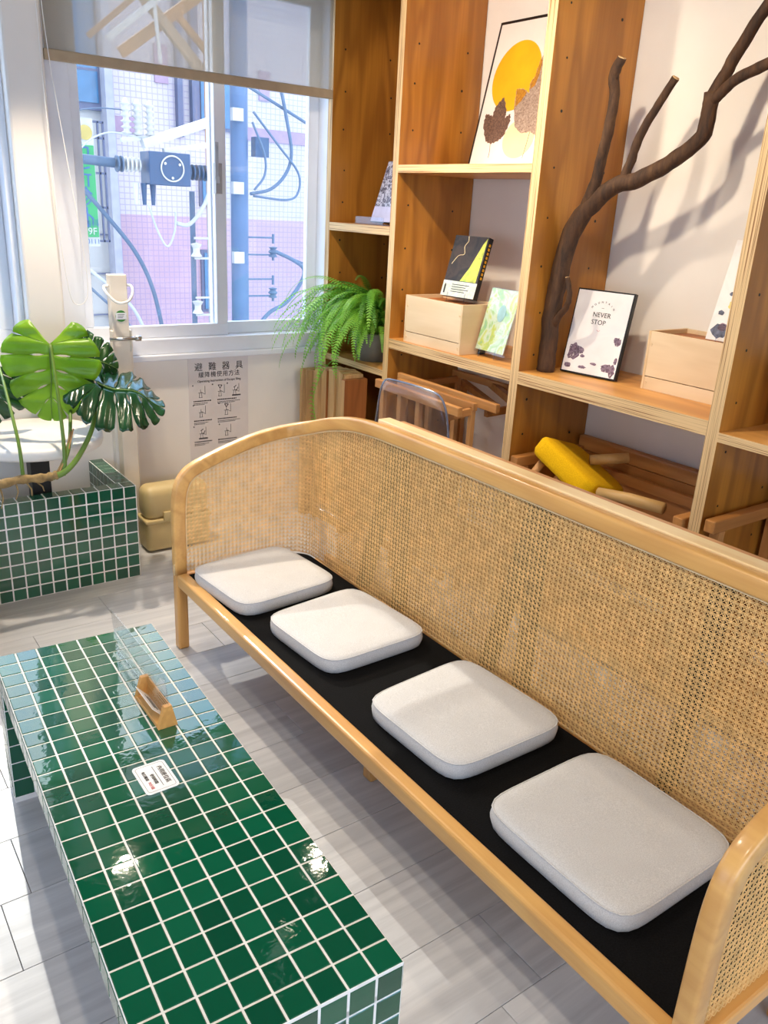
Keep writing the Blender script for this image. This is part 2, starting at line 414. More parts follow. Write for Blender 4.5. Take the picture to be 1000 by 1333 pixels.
# windows
def window(n, x0, x1, z0, z1, mull, ga, gb):
    w = structure(D.objects.new('window_%d' % n, None)); C.objects.link(w); w.location = ((x0+x1)/2, YW+.06, z0); WL[w.name] = Vector(w.location)
    q = G(); t = .055
    q.box((x0, YW+.0, z0), (x1, YW+.14, z0+.075)); q.box((x0, YW+.0, z1-.05), (x1, YW+.14, z1))
    q.box((x0, YW+.0, z0+.075), (x0+.11, YW+.14, z1-.05)); q.box((x1-.03, YW+.0, z0+.075), (x1, YW+.14, z1-.05))
    q.build('window_frame', M_alu, w, bevel=.004)
    for (a, b, yy, gm, nm) in ((x0+.11, mull+.055, YW+.045, ga, 'sash'), (mull-.01, x1-.03, YW+.09, gb, 'sash')):
        s = G(); zz0 = z0+.075; zz1 = z1-.05
        s.box((a, yy, zz0), (b, yy+.035, zz0+.06)); s.box((a, yy, zz1-.05), (b, yy+.035, zz1))
        lw = .05 if a < mull-.05 else .075
        s.box((a, yy, zz0+.06), (a+lw, yy+.035, zz1-.05)); s.box((b-.06, yy, zz0+.06), (b, yy+.035, zz1-.05))
        so = s.build('sash', M_alu, w, bevel=.003)
        gl = G().box((a+lw, yy+.014, zz0+.06), (b-.06, yy+.02, zz1-.05)).build('pane', gm, so)
    h = G(); h.box((mull-.012, YW+.018, 1.72), (mull+.022, YW+.047, 1.86)); h.bar((mull-.004, YW+.012, 1.77), (mull-.028, YW-.03, 1.80), .018, .012); h.bar((mull-.028, YW-.03, 1.795), (mull-.03, YW-.036, 1.95), .016, .010)
    h.build('latch_handle', M_grey, w, bevel=.002)
    return w
window(1, 1.06, 2.50, .952, 2.72, 1.86, M_glass, M_glass2)
window(2, -1.0, .90, .952, 2.72, -.05, M_glass, M_glass2)

# ------------------------------------------------------------------ roller blinds
def blind(x0, x1, zb, label):
    t = thing('roller_blind', label, 'blind', ((x0+x1)/2, YW-.045, zb))
    q = G(); q.grid(lambda u, v: (lerp(x0, x1, u), YW-.045+.002*math.sin(u*14+v*3), lerp(zb+.03, 2.84, v)), 10, 6)
    q.build('fabric', M_blind, t, smooth=True)
    q = G(); q.box((x0-.004, YW-.056, zb), (x1+.004, YW-.034, zb+.042)); q.build('bottom_bar', M_bar, t, bevel=.004)
    q = G(); q.tube([(x0-.02, YW-.045, 2.86), (x1+.02, YW-.045, 2.86)], .03, 16); q.build('roller', M_bar, t, smooth=True)
    return t
b1 = blind(1.065, 2.46, 2.20, 'beige translucent roller blind pulled half down over the sliding window')
pts = smoothpts([(1.03, YW-.10, 2.8), (1.035, YW-.10, 2.2), (1.05, YW-.10, 1.6), (1.075, YW-.10, 1.28), (1.11, YW-.10, 1.215), (1.155, YW-.10, 1.26), (1.15, YW-.10, 1.45), (1.10, YW-.10, 1.9), (1.06, YW-.10, 2.3), (1.04, YW-.10, 2.8)], 6)
G().tube(pts, .0018, 6).build('pull_cord', M_white, b1, smooth=True)
blind(-.98, .86, 2.17, 'beige roller blind over the window beyond the white column')

# ------------------------------------------------------------------ escape instruction sheet
sg = thing('instruction_sheet', 'white escape sling instruction sheet with black lettering taped to wall', 'sign', (1.835, YW-.002, .36))
G().box((1.665, YW-.0028, .33), (2.005, YW-.0008, .92)).build('sheet', M_paper, sg)
ex, ey = (1, 0, 0), (0, 0, 1); ys = YW-.0034
def st(body, x, z, size, **k): put_text(body, size, sg, (x, ys, z), ex, ey, M_print, **k)
for i, ch in enumerate('避難器具'): st(ch, 1.722+i*.077, .872, .046)
st('緩降機使用方法', 1.838, .832, .032, spacing=1.12)
st('Operating Instruction of Escape Sling', 1.838, .800, .0165)
q = G()
def hb(x, z, w, hgt): q.box((x, ys-.0004, z), (x+w, ys+.0004, z+hgt))
rr = random.Random(3)
def dotrow(x, z, w, hgt=.006):
    while w > 0:
        a = rr.uniform(.004, .009); hb(x, z, min(a, w), hgt); x += a+.003; w -= a+.003
def figure(x, z, s, k):
    q2 = lambda a, b, w=.0016: q.bar((x+a[0]*s, ys, z+a[1]*s), (x+b[0]*s, ys, z+b[1]*s), .0008, w, (0,0,1))
    for a, b in [((-.3,0),(.1,0)), ((-.25,0),(-.2,.5)), ((.05,0),(0,.5)), ((-.35,.5),(.15,.5)), ((-.1,.5),(-.1,.85)), ((.4,.3),(.4,1.2)), ((-.05,.6),(.35,.35))]: q2(a, b)
    if k % 3 == 1:
        for a, b in [((-.1,.85),(-.3,1.2)), ((-.1,.85),(.15,1.15)), ((-.3,1.2),(.15,1.15))]: q2(a, b, .003)
    if k % 3 == 2:
        for a, b in [((-.4,0),(.6,0)), ((-.4,-.08),(.6,-.08)), ((.1,.4),(.3,.8)), ((-.2,.8),(.1,1.0))]: q2(a, b, .003)
k = 0
for row, zz in enumerate((.715, .610, .495)):
    for col, xx in enumerate((1.735, 1.88) if row else (1.735, 1.845, 1.93)):
        figure(xx, zz, .05, k); k += 1; hb(xx-.05, zz+.062, .006, .006)
    dotrow(1.69, zz-.022, .10); dotrow(1.69, zz-.032, .08, .003); dotrow(1.69, zz-.039, .06, .003)
    dotrow(1.825, zz-.022, .11); dotrow(1.825, zz-.032, .13, .003); dotrow(1.825, zz-.039, .10, .003)
dotrow(1.70, .37, .1); dotrow(1.83, .37, .12)
q.build('printed_steps', M_print, sg)['kind'] = 'stuff'

# ------------------------------------------------------------------ escape device post
dv = thing('escape_device_post', 'cream steel escape sling post with loop handle beside the window', 'escape device', (1.30, 3.88, 0))
q = G(); q.box((1.245, 3.86, .90), (1.325, 3.91, 1.35)); q.build('upper_post', M_cream, dv, bevel=.004)
q = G(); q.box((1.268, 3.885, 0), (1.345, 3.95, 1.0)); q.build('lower_post', M_cream, dv, bevel=.004)
q = G(); q.box((1.255, 3.955, 0), (1.375, 3.998, .90)); q.build('wall_plate', M_white, dv, bevel=.003)
hp = smoothpts([(1.245, 3.885, 1.30), (1.222, 3.875, 1.295), (1.225, 3.85, 1.27), (1.255, 3.83, 1.235), (1.285, 3.825, 1.228), (1.32, 3.83, 1.238), (1.345, 3.85, 1.272), (1.348, 3.875, 1.298), (1.325, 3.885, 1.302)], 5)
G().tube(hp, .0065, 8).build('loop_handle', M_white, dv, smooth=True)
q = G(); q.tube([(1.225, 3.845, 1.062), (1.365, 3.845, 1.062)], .009, 10); q.tube([(1.345, 3.845, 1.062), (1.372, 3.845, 1.062)], .013, 10); q.build('locking_pin', M_steel, dv, smooth=True)
for x in (1.242, 1.328):
    q = G(); q.box((x-.004, 3.845, 1.0), (x+.004, 3.88, 1.10)); q.build('bracket', M_cream, dv, bevel=.002)
def disc(cx, cz, y, r, seg=28):
    q = G(); q.prism([(r*math.cos(2*PI*i/seg), r*math.sin(2*PI*i/seg)) for i in range(seg)], lambda a, b, t: (cx+a, y+t, cz+b), 0, .0012); return q
M_greenst = plain('green sticker ink', srgb(60, 140, 60), .4)
stk = disc(1.288, 1.165, 3.858, .026).build('round_sticker', M_greenst, dv)
G().box((1.263, 3.8572, 1.150), (1.313, 3.8584, 1.180)).build('sticker_band', M_ticket, dv)
q = G()
for i, z in enumerate((1.172, 1.165, 1.158)): q.box((1.272, 3.8568, z-.001), (1.304-.004*i, 3.8574, z+.001))
q.build('sticker_lettering', M_print, dv)

# ------------------------------------------------------------------ tan case
cs = thing('storage_case', 'tan moulded plastic case with latch standing on floor by the wall', 'case', (1.47, 3.81, 0))
def rbox(a, b, bev, name, m, par, segs=4):
    q = G(); q.box(a, b); return q.build(name, m, par, smooth=True, bevel=bev, segs=segs)
rbox((1.318, 3.745, .004), (1.66, 3.875, .165), .028, 'lower_shell', M_case, cs)
rbox((1.318, 3.745, .168), (1.66, 3.875, .345), .045, 'upper_shell', M_case, cs)
rbox((1.313, 3.740, .155), (1.665, 3.88, .178), .008, 'seam_band', M_case, cs)
rbox((1.405, 3.733, .165), (1.45, 3.748, .215), .005, 'latch', M_case, cs)
rbox((1.56, 3.733, .165), (1.605, 3.748, .215), .005, 'latch', M_case, cs)

# ------------------------------------------------------------------ tiles
def tile_mesh(w, l, t=.007):
    q = G(); a, b = w/2, l/2; i = .0016
    q.v = [(-a,-b,0),(a,-b,0),(a,b,0),(-a,b,0),(-a,-b,t-.0016),(a,-b,t-.0016),(a,b,t-.0016),(-a,b,t-.0016),(-a+i,-b+i,t),(a-i,-b+i,t),(a-i,b-i,t),(-a+i,b-i,t)]
    for k in range(4):
        j = (k+1) % 4; q.face((k, j, 4+j, 4+k)); q.face((4+k, 4+j, 8+j, 8+k))
    q.face((8, 9, 10, 11))
    return q.mesh('tile', [M_tile], center=False)[0]
def axes_rot(n, t):     # local z -> n, local x -> t
    n = Vector(n); t = Vector(t); b = n.cross(t)
    return Matrix((t, b, n)).transposed().to_euler()
rt_ = random.Random(11)
def tile(me, loc, n, t, parent, jit=.004):
    e = axes_rot(n, t)
    M = e.to_matrix() @ Matrix.Rotation(rt_.uniform(-jit, jit), 3, 'X') @ Matrix.Rotation(rt_.uniform(-jit, jit), 3, 'Y')
    return inst('tile', me, loc, parent, M.to_euler())
def joined_tiles(lst, parent, name='hidden_side_tiles'):
    q = G()
    for (c, n, t, w, l) in lst:
        n = Vector(n); t = Vector(t); b = n.cross(t); q.obox(Vector(c)+n*.0035, t*(w/2), b*(l/2), n*.0035)
    o = q.build(name, M_tile, parent, local=True); o['kind'] = 'stuff'; return o
# coffee table : local frame, x -.458..0, y 0..1.425
TA = math.radians(2.98)
tb = thing('tiled_coffee_table', 'long green tiled low table with white grout in front of the bench', 'table', (.722, .836, 0), -TA)
TWd, TLn, TH, LT = .458, 1.425, .44, .095
px_, py_, pz_ = TWd/8, TLn/24, .0595
e_ = .0060
eg = .0008
q = G(); q.box((-TWd+eg, eg, TH-.066+eg), (-eg, TLn-eg, TH-eg)); q.box((-TWd+eg, eg, 0), (-eg, LT-eg, TH-.05)); q.box((-TWd+eg, TLn-LT+eg, 0), (-eg, TLn-eg, TH-.05))
q.build('grout_body', M_grout, tb, bevel=.001, local=True)
tmT = tile_mesh(px_-.0044, py_-.0040); tmF = tile_mesh(px_-.0044, pz_-.0040); tmS = tile_mesh(py_-.0040, .054)
for i in range(8):
    for j in range(24):
        tile(tmT, (-TWd+px_*(i+.5), py_*(j+.5), TH-.0062), (0,0,1), (1,0,0), tb)
zrows = [TH-.006-pz_*(k+.5) for k in range(7)]
for i in range(8):
    for z in zrows: tile(tmF, (-TWd+px_*(i+.5), e_+.0007, z), (0,-1,0), (1,0,0), tb)
for j in range(24): tile(tmS, (-TWd+e_+.0007, py_*(j+.5), TH-.034), (-1,0,0), (0,-1,0), tb)
rest = []
for j in range(24): rest.append(((-e_-.0007, py_*(j+.5), TH-.034), (1,0,0), (0,1,0), py_-.0040, .054))
for i in range(8):
    for z in zrows:
        cx = -TWd+px_*(i+.5)
        rest.append(((cx, TLn-e_-.0007, z), (0,1,0), (-1,0,0), px_-.005, pz_-.0040))
        rest.append(((cx, TLn-LT+e_+.0007, z), (0,-1,0), (1,0,0), px_-.005, pz_-.0040))
        rest.append(((cx, LT-e_-.0007, z), (0,1,0), (-1,0,0), px_-.005, pz_-.0040))
for z in zrows[1:]:
    for yc in (LT/2, TLn-LT/2):
        for s in (-1, 1):
            rest.append(((-TWd+e_+.0007 if s < 0 else -e_-.0007, yc, z), (s,0,0), (0,s,0), LT-.014, pz_-.0040))
joined_tiles(rest, tb)

# planter wall (L shape)
pl_ = thing('tiled_planter_wall', 'low green tiled planter wall around the small round table', 'planter', (1.20, 3.525, 0))
PX1, PY0, PP, PT = 1.202, 3.525, .0565, .072
q = G(); q.box((-.66-1.2, eg, 0), (-eg+.002, PT-eg, .452-eg)); q.box((-PT+eg, PT-eg, 0), (-eg+.002, .46, .452-eg))
q.build('grout_body', M_grout, pl_, bevel=.001, local=True)
tp = tile_mesh(PP-.0052, PP-.0052); tpt = tile_mesh(PP-.0052, PT-.008)
rest = []
for i in range(32):
    xc = -PP*(i+.5)
    if xc < -1.84: break
    for k in range(8):
        if i < 16: tile(tp, (xc, e_+.0007, PP*(k+.5)), (0,-1,0), (1,0,0), pl_, .003)
        else: rest.append(((xc, e_+.0007, PP*(k+.5)), (0,-1,0), (1,0,0), PP-.0052, PP-.0052))
        if xc < -PT: rest.append(((xc, PT-e_-.0007, PP*(k+.5)), (0,1,0), (-1,0,0), PP-.0052, PP-.0052))
    if i < 16: tile(tpt, (xc, PT/2, .452-.0062), (0,0,1), (1,0,0), pl_, .003)
    else: rest.append(((xc, PT/2, .452-.0062), (0,0,1), (1,0,0), PP-.0052, PT-.008))
for j in range(7):
    yc = PT+PP*(j+.5)
    if yc > .45: break
    tile(tpt, (-PT/2, yc, .452-.0062), (0,0,1), (0,1,0), pl_, .003)
    for k in range(8):
        if k > 4: tile(tp, (-PT+e_+.0007, yc, PP*(k+.5)), (-1,0,0), (0,-1,0), pl_, .003)
        else: rest.append(((-PT+e_+.0007, yc, PP*(k+.5)), (-1,0,0), (0,-1,0), PP-.0052, PP-.0052))
for j in range(8):
    for k in range(8): rest.append(((-e_+.001, PP*(j+.5), PP*(k+.5)), (1,0,0), (0,1,0), PP-.0052, PP-.0052))
joined_tiles(rest, pl_)

# round side table
rtb = thing('round_side_table', 'small round white table on a black post behind the planter wall', 'table', (.82, 3.69, 0))
q = G(); q.lathe([(.001, .65), (.272, .65), (.281, .655), (.285, .668), (.285, .688), (.279, .698), (.26, .70), (.001, .70)], (.82, 3.69, 0), 64); q.build('table_top', M_white, rtb, smooth=True)
G().box((.785, 3.655, .02), (.865, 3.735, .65)).build('post', M_blackmat, rtb, bevel=.003)
G().lathe([(.001, 0), (.072, 0), (.072, .015), (.05, .02), (.001, .02)], (.82, 3.69, 0), 40).build('base', M_blackmat, rtb)

# ------------------------------------------------------------------ rattan bench
bx0, bx1, by0, by1 = 1.085, 1.65, .505, 2.80
bench = thing('rattan_bench', 'long oak bench with woven rattan back and black seat pad', 'bench', (1.37, 1.65, 0))
# frame centre line : arm (x,z), then back (y,z)
arm = [(1.1075, .325), (1.1075, .45), (1.1085, .56), (1.114, .64), (1.128, .692), (1.152, .724), (1.185, .744), (1.23, .762), (1.33, .796), (1.45, .828), (1.55, .842)]
back = [(2.70, .878), (2.62, .905), (2.54, .927), (2.46, .945), (2.38, .956), (2.30, .962), (2.20, .965), (1.9, .967)]
path = []
for x, z in arm: path.append((Vector((x, by1, z)), Vector((0, 1, 0))))
for k in range(1, 6):
    a = k/6*PI/2; path.append((Vector((1.55+.10*math.sin(a), 2.70+.10*math.cos(a), .842+.036*(k/6)**1.4)), Vector((math.sin(a), math.cos(a), 0))))
for y, z in back: path.append((Vector((1.65, y, z)), Vector((1, 0, 0))))
mid = (by0+by1)/2
near = [(.605, .878), (.635, .910), (.675, .938), (.72, .956), (.78, .966), (1.0, .967)]
tail = [(Vector((1.65, y, z)), Vector((1, 0, 0))) for y, z in near[::-1]]
corner = [(Vector((p.x, 2*mid-p.y, p.z)), Vector((n.x, -n.y, 0))) for p, n in path[:len(arm)+5][::-1]]
path += tail+corner
# refine with Catmull-Rom
P3 = smoothpts([p for p, n in path], 3); N3 = smoothpts([n for p, n in path], 3)
def rrect(w, h, r, k=3):
    o = []
    for cx, cy, a0 in ((w/2-r, h/2-r, 0), (-w/2+r, h/2-r, PI/2), (-w/2+r, -h/2+r, PI), (w/2-r, -h/2+r, 1.5*PI)):
        for i in range(k+1):
            a = a0+i/k*PI/2; o.append((cx+r*math.cos(a), cy+r*math.sin(a)))
    return o
prof = rrect(.038, .050, .009)
rings = []
for i, p in enumerate(P3):
    t = (P3[min(i+1, len(P3)-1)]-P3[max(i-1, 0)]).normalized(); n = N3[i]-t*N3[i].dot(t); n.normalize(); b = t.cross(n)
    rings.append([p+n*a+b*c for a, c in prof])
q = G(); q.ring_sweep(rings); q.build('bent_frame', M_oakY, bench, smooth=True)
# pale bead along the inside of the frame
bead = []
for i, p in enumerate(P3):
    t = (P3[min(i+1, len(P3)-1)]-P3[max(i-1, 0)]).normalized(); n = N3[i]-t*N3[i].dot(t); n.normalize(); b = t.cross(n)
    dn = b if b.z < 0 or (abs(b.z) < .3 and b.x > 0) else -b
    s = -1   # seat side of the panel
    bead.append(p+dn*.0265-n*.010)
G().tube(bead, .0028, 6).build('cane_bead', M_bead, bench, smooth=True)
for y, nm in ((by1, 'leg'), (by0, 'leg')):
    G().box((1.085, y-.0225, 0), (1.130, y+.0225, .330)).build('leg', M_oakZ, bench, bevel=.009)
    G().box((1.585, (2.745 if y == by1 else .52), 0), (1.630, (2.785 if y == by1 else .56), .285)).build('leg', M_oakZ, bench, bevel=.009)
G().box((1.275, 1.71, 0), (1.32, 1.755, .285)).build('centre_leg', M_oakZ, bench, bevel=.006)
G().box((1.085, by0+.022, .280), (1.130, by1-.022, .333)).build('front_rail', M_oakY, bench, bevel=.010, segs=3)
for y in (by1, by0):
    G().box((1.128, y-.019, .280), (1.56, y+.019, .320)).build('side_rail', M_oakX, bench, bevel=.006)
G().box((1.632, by0+.10, .285), (1.668, by1-.10, .312)).build('back_rail', M_oakY, bench, bevel=.005)
pad = [(1.129, by1-.020), (1.129, by0+.020)]
for k in range(9): a = -PI/2+k/8*PI/2; pad.append((1.55+.094*math.cos(a), by0+.10+.08*math.sin(a)))
for k in range(9): a = k/8*PI/2; pad.append((1.55+.094*math.cos(a), by1-.10+.08*math.sin(a)))
G().prism(pad, lambda a, b, t: (a, b, t), .296, .322).build('seat_pad', M_seat, bench, bevel=.004)
G().box((1.20, by0+.03, .275), (1.62, by1-.03, .296)).build('seat_board', M_oakY, bench)
# cane
def cane_curve(off):           # plan curve of the cane as function of arc length
    r = .10+off; L1 = 1.55-1.125; La = r*PI/2; Lb = 2.70-(by0+.10)
    tot = 2*L1+2*La+Lb
    def f(u):
        if u < L1: return Vector((1.125+u, by1+off, 0)), Vector((0, 1, 0))
        u -= L1
        if u < La:
            a = u/r; return Vector((1.55+r*math.sin(a), 2.70+r*math.cos(a), 0)), Vector((math.sin(a), math.cos(a), 0))
        u -= La
        if u < Lb: return Vector((1.65+off, 2.70-u, 0)), Vector((1, 0, 0))
        u -= Lb
        if u < La:
            a = u/r; return Vector((1.55+r*math.cos(a), by0+.10-r*math.sin(a), 0)), Vector((math.cos(a), -math.sin(a), 0))
        u -= La
        return Vector((1.55-u, by0-off, 0)), Vector((0, -1, 0))
    return f, tot, (L1, La, Lb)
armz = [(p[0], p[1]) for p in arm[1:]]
def interp(tab, x):
    if x <= tab[0][0]: return tab[0][1]
    for (a, b), (c, d) in zip(tab, tab[1:]):
        if a <= x <= c: return lerp(b, d, (x-a)/(c-a)) if c > a else d
    return tab[-1][1]
armx = [(1.1075, .30), (1.1085, .56), (1.114, .64), (1.128, .692), (1.152, .724), (1.185, .744), (1.23, .762), (1.33, .796), (1.45, .828), (1.55, .842)]
bk = [(y, z) for y, z in back[::-1]]
def ztop(pt, n):
    if abs(n.x) < .02: return interp(armx, pt.x-.012)
    if n.x > .98:
        return interp(bk, pt.y) if pt.y > mid else interp(near, pt.y)
    return .842+.036*(math.atan2(n.x, abs(n.y))/(PI/2))**1.4
def cane_layer(off, zb, u0, u1, tmax=None, mat=None, p=.0165, sw=.0017, name='cane_webbing'):
    f, tot, _ = cane_curve(off); q = G()
    u0 = max(u0, 0); u1 = min(u1, tot)
    def inside(u, z):
        if u < u0 or u > u1 or z < zb: return False
        pt, n = f(u); zt = ztop(pt, n)
        if tmax: zt = min(zt, tmax)
        return z < zt
    def strand(a, b, dz):       # straight in (u,z)
        d = Vector((b[0]-a[0], b[1]-a[1])); L = d.length; d /= L; nn = Vector((-d.y, d.x))
        n = max(2, int(L/.012)); run = None
        def emit(s0, s1):
            k = max(1, int((s1-s0)/.07)); prevr = None; rings = []
            ss = [s0+(s1-s0)*i/k for i in range(k+1)]
            for s_ in ss:
                r_ = []
                for lat, dep in ((-sw/2, 0), (sw/2, 0), (sw/2, .0009), (-sw/2, .0009)):
                    uu = a[0]+d.x*s_+nn.x*lat; zz = a[1]+d.y*s_+nn.y*lat
                    pt, nrm = f(min(max(uu, 0), tot)); r_.append(pt+nrm*(dz+dep)+Vector((0, 0, zz)))
                rings.append(r_)
            q.ring_sweep(rings, caps=False)
        for i in range(n+1):
            s_ = L*i/n; ok = inside(a[0]+d.x*s_, a[1]+d.y*s_)
            if ok and run is None: run = s_
            if (not ok or i == n) and run is not None:
                if s_-run > .012: emit(run, s_)
                run = None
    Z1 = 1.0; nU = int((u1-u0)/p)+1; nZ = int((Z1-zb)/p)+1
    for i in range(nU):
        u = u0+p*(i+.5)
        for o in (-.0016, .0016): strand((u+o, zb), (u+o, Z1), .0009)
    for j in range(nZ):
        z = zb+p*(j+.5)
        for o in (-.0016, .0016): strand((u0, z+o), (u1, z+o), 0)
    H = Z1-zb
    for i in range(-nZ, nU+nZ):
        u = u0+p*i
        strand((u, zb), (u+H, Z1), .0018); strand((u, zb), (u-H, Z1), .0027)
    o = q.build(name, mat or M_cane, bench); o['kind'] = 'stuff'; return o
f0, tot0, (L1, La, Lb) = cane_curve(0)
cane_layer(-.004, .322, 0, 9)
f1, tot1, (L1b, Lab, Lbb) = cane_curve(.075)
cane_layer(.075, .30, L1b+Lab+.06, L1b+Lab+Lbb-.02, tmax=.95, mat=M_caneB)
# slanted struts inside the double back
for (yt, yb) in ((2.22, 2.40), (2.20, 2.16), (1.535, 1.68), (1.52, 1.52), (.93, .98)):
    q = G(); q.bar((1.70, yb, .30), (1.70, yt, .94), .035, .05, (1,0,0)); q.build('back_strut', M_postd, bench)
# cap boards along the back
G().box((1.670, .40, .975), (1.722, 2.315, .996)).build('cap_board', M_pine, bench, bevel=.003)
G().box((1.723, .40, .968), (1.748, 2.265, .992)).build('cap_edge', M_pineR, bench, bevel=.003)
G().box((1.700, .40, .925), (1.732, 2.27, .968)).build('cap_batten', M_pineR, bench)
G().box((1.715, .42, .275), (1.74, 2.72, .31)).build('lower_back_batten', M_pineR, bench)

# ------------------------------------------------------------------ cushions
def cushion(cx, cy, rz, w, d, label, hgt=.064, z0=.322, tap=0.0, seed=0):
    t = thing('seat_cushion', label, 'cushion', (cx, cy, z0), rz, 'grey seat cushions on the bench')
    seg = 72
    def outline(ins, k):
        o = []
        n = 7.0
        for i in range(seg):
            a = 2*PI*i/seg; c, s = math.cos(a), math.sin(a)
            r = (abs(c)**n+abs(s)**n)**(-1/n)
            x, y = c*r*(w/2), s*r*(d/2)
            y *= 1+tap*(x/(w/2))
            f = 1-ins/(w/2); o.append((x*f, y*f))
        return o
    rings = []
    for ins, z in ((.06, 0), (.012, .0005), (.003, .006), (0, .018), (-.001, .030), (.001, .043), (.003, .0495), (.007, .0530), (.018, .0555), (.04, .0575), (.08, .0592), (.13, .060), (.175, .060)):
        rings.append([Vector((x, y, z*hgt/.06+(.0016*noise.noise((x*9+seed, y*9, seed)) if z > .05 else 0))) for x, y in outline(ins, z)])
    q = G(); q.ring_sweep(rings); q.build('cover', M_cush, t, smooth=True, local=True)
    G().tube([Vector((x, y, (.0495*hgt/.06))) for x, y in outline(.0018, 0)], .0022, 6, loop=True).build('piping', M_cush, t, smooth=True, local=True)
    return t
cushion(1.338, 2.545, math.radians(5), .42, .40, 'light grey seat cushion in far corner against the rattan arm', seed=1)
cushion(1.390, 2.060, math.radians(4), .405, .405, 'light grey seat cushion dappled by light, second from the far arm', tap=.05, seed=2)
cushion(1.400, 1.460, math.radians(2), .415, .41, 'light grey seat cushion third from the far arm of bench', tap=.05, seed=3)
cushion(1.385, .920, math.radians(0), .42, .43, 'light grey seat cushion beside the near rattan arm', seed=4)

# ------------------------------------------------------------------ things on the coffee table
ch = thing('card_holder', 'small beech card holder with clear acrylic sheet on tiled table', 'card holder', (.63, 1.80, TH+.001))
def trap(y0, y1): return G().prism([(-.026, 0), (.026, 0), (.012, .062), (-.008, .062)], lambda a, b, t: (.631+a, t, TH+.001+b), y0, y1)
trap(1.712, 1.726).build('end_block', M_holder, ch, bevel=.0015)
trap(1.872, 1.886).build('end_block', M_holder, ch, bevel=.0015)
G().box((.606, 1.726, TH+.001), (.656, 1.872, TH+.012)).build('tray', M_holder, ch, bevel=.001)
G().obox((.640, 1.799, TH+.035), (.0032, 0, .022), (0, .073, 0), (.002, 0, -.0003)).build('back_rail', M_holder, ch)
q = G(); q.obox((.618, 1.80, TH+.032), (.016, 0, -.018), (0, .060, 0), (.0004, 0, .0004)); q.build('card', M_ticket, ch)
q = G()
for i in range(4): q.obox((.6172+.0035*i, 1.80, TH+.0338-.004*i), (.0008, 0, -.0009), (0, .035-.005*(i % 2), 0), (.0003, 0, .0003))
q.build('card_lines', M_print, ch)
G().box((.6345, 1.72, TH+.012), (.6375, 2.115, TH+.03)).build('acrylic_foot', M_acr, ch)
q = G(); q.obox((.634, 1.915, TH+.085), (.0012, 0, 0), (0, .20, 0), (-.006, 0, .072)); q.build('acrylic_sheet', M_acr, ch)
pc = thing('table_notice', 'small white laminated notice card with Chinese lettering on tiled table', 'notice', (.534, 1.546, TH+.002))
ang = math.radians(3)
def rr2(w, h, r): return rrect(w, h, r, 5)
q = G(); q.prism(rr2(.078, .108, .010), lambda a, b, t: (.534+a, 1.546+b, TH+.0012+t), 0, .0012); q.build('card', M_ticket, pc)
q = G()
for (w, h, r) in ((.066, .096, .007),):
    o = rr2(w, h, r); i_ = rr2(w-.0016, h-.0016, r-.0008); n_ = len(o); off = len(q.v)
    q.v += [(.534+a, 1.546+b, TH+.0027) for a, b in o]+[(.534+a, 1.546+b, TH+.0027) for a, b in i_]
    for k in range(n_): q.face((k, (k+1) % n_, n_+(k+1) % n_, n_+k))
q.box((.5385, 1.508, TH+.0025), (.5397, 1.584, TH+.0028))
q.build('printed_border', M_print, pc)
put_text('內用座位區', .0135, pc, (.5535, 1.546, TH+.0028), (0, -1, 0), (1, 0, 0), M_print)
put_text('使用時間', .0095, pc, (.5285, 1.540, TH+.0028), (0, -1, 0), (1, 0, 0), M_print)
put_text('每日限用', .0090, pc, (.5135, 1.558, TH+.0028), (0, -1, 0), (1, 0, 0), M_print)
put_text('90分鐘', .0090, pc, (.5145, 1.520, TH+.0028), (0, -1, 0), (1, 0, 0), M_red)

# ------------------------------------------------------------------ shelf unit
XS = 2.47; DPT = XW-.004
sh = thing('plywood_shelf_unit', 'tall plywood shelf unit with pale layered edges against the right wall', 'shelf', (2.7, 2.4, 0))
for (ya, yb) in ((3.957, 3.997), (3.364, 3.408), (2.441, 2.489), (1.492, 1.538), (.30, .346)):
    o = G().box((XS, ya, 0), (DPT, yb, 2.80), 0, {'-x': 1, '+z': 1}).build('upright_panel', [M_plyV, M_edY], sh)
    hq = G(); rg = random.Random(int(ya*100))
    for xx in (XS+.075, XS+.36):
        for z in [i*.18+.62 for i in range(11)]:
            zz = z+rg.uniform(-.02, .02); r = rg.choice((.0045, .005, .006))
            xx2 = xx+rg.uniform(-.012, .012)
            hq.prism([(r*math.cos(2*PI*i/8), r*math.sin(2*PI*i/8)) for i in range(8)], lambda a, b, t: (xx2+a, ya-t, zz+b), 0, .0006)
    hq.build('pin_holes', M_blackmat, sh)['kind'] = 'stuff'
fmS = {'-x': 1}
def board(y0, y1, z0, z1, x0=XS, name='shelf_board', xb=DPT): return G().box((x0, y0, z0), (xb, y1, z1), 0, fmS).build(name, [M_plyH, M_edZ], sh)
board(3.408, 3.957, 1.572, 1.612)
board(3.408, 3.957, .885, .918)
board(2.489, 3.364, 1.856, 1.890)
board(2.489, 3.364, 1.038, 1.086)
board(1.538, 2.441, 1.036, 1.088)
board(.346, 1.492, 1.026, 1.058)
board(.346, 3.957, 2.76, 2.80, name='top_board')
for (a, b) in ((3.408, 3.957), (2.489, 3.364), (1.538, 2.441), (.346, 1.492)): board(a, b, .04, .075, name='plinth_board')
G().box((XW-.012, 3.408, .04), (XW-.004, 3.957, 2.76)).build('back_panel', M_plyV, sh)

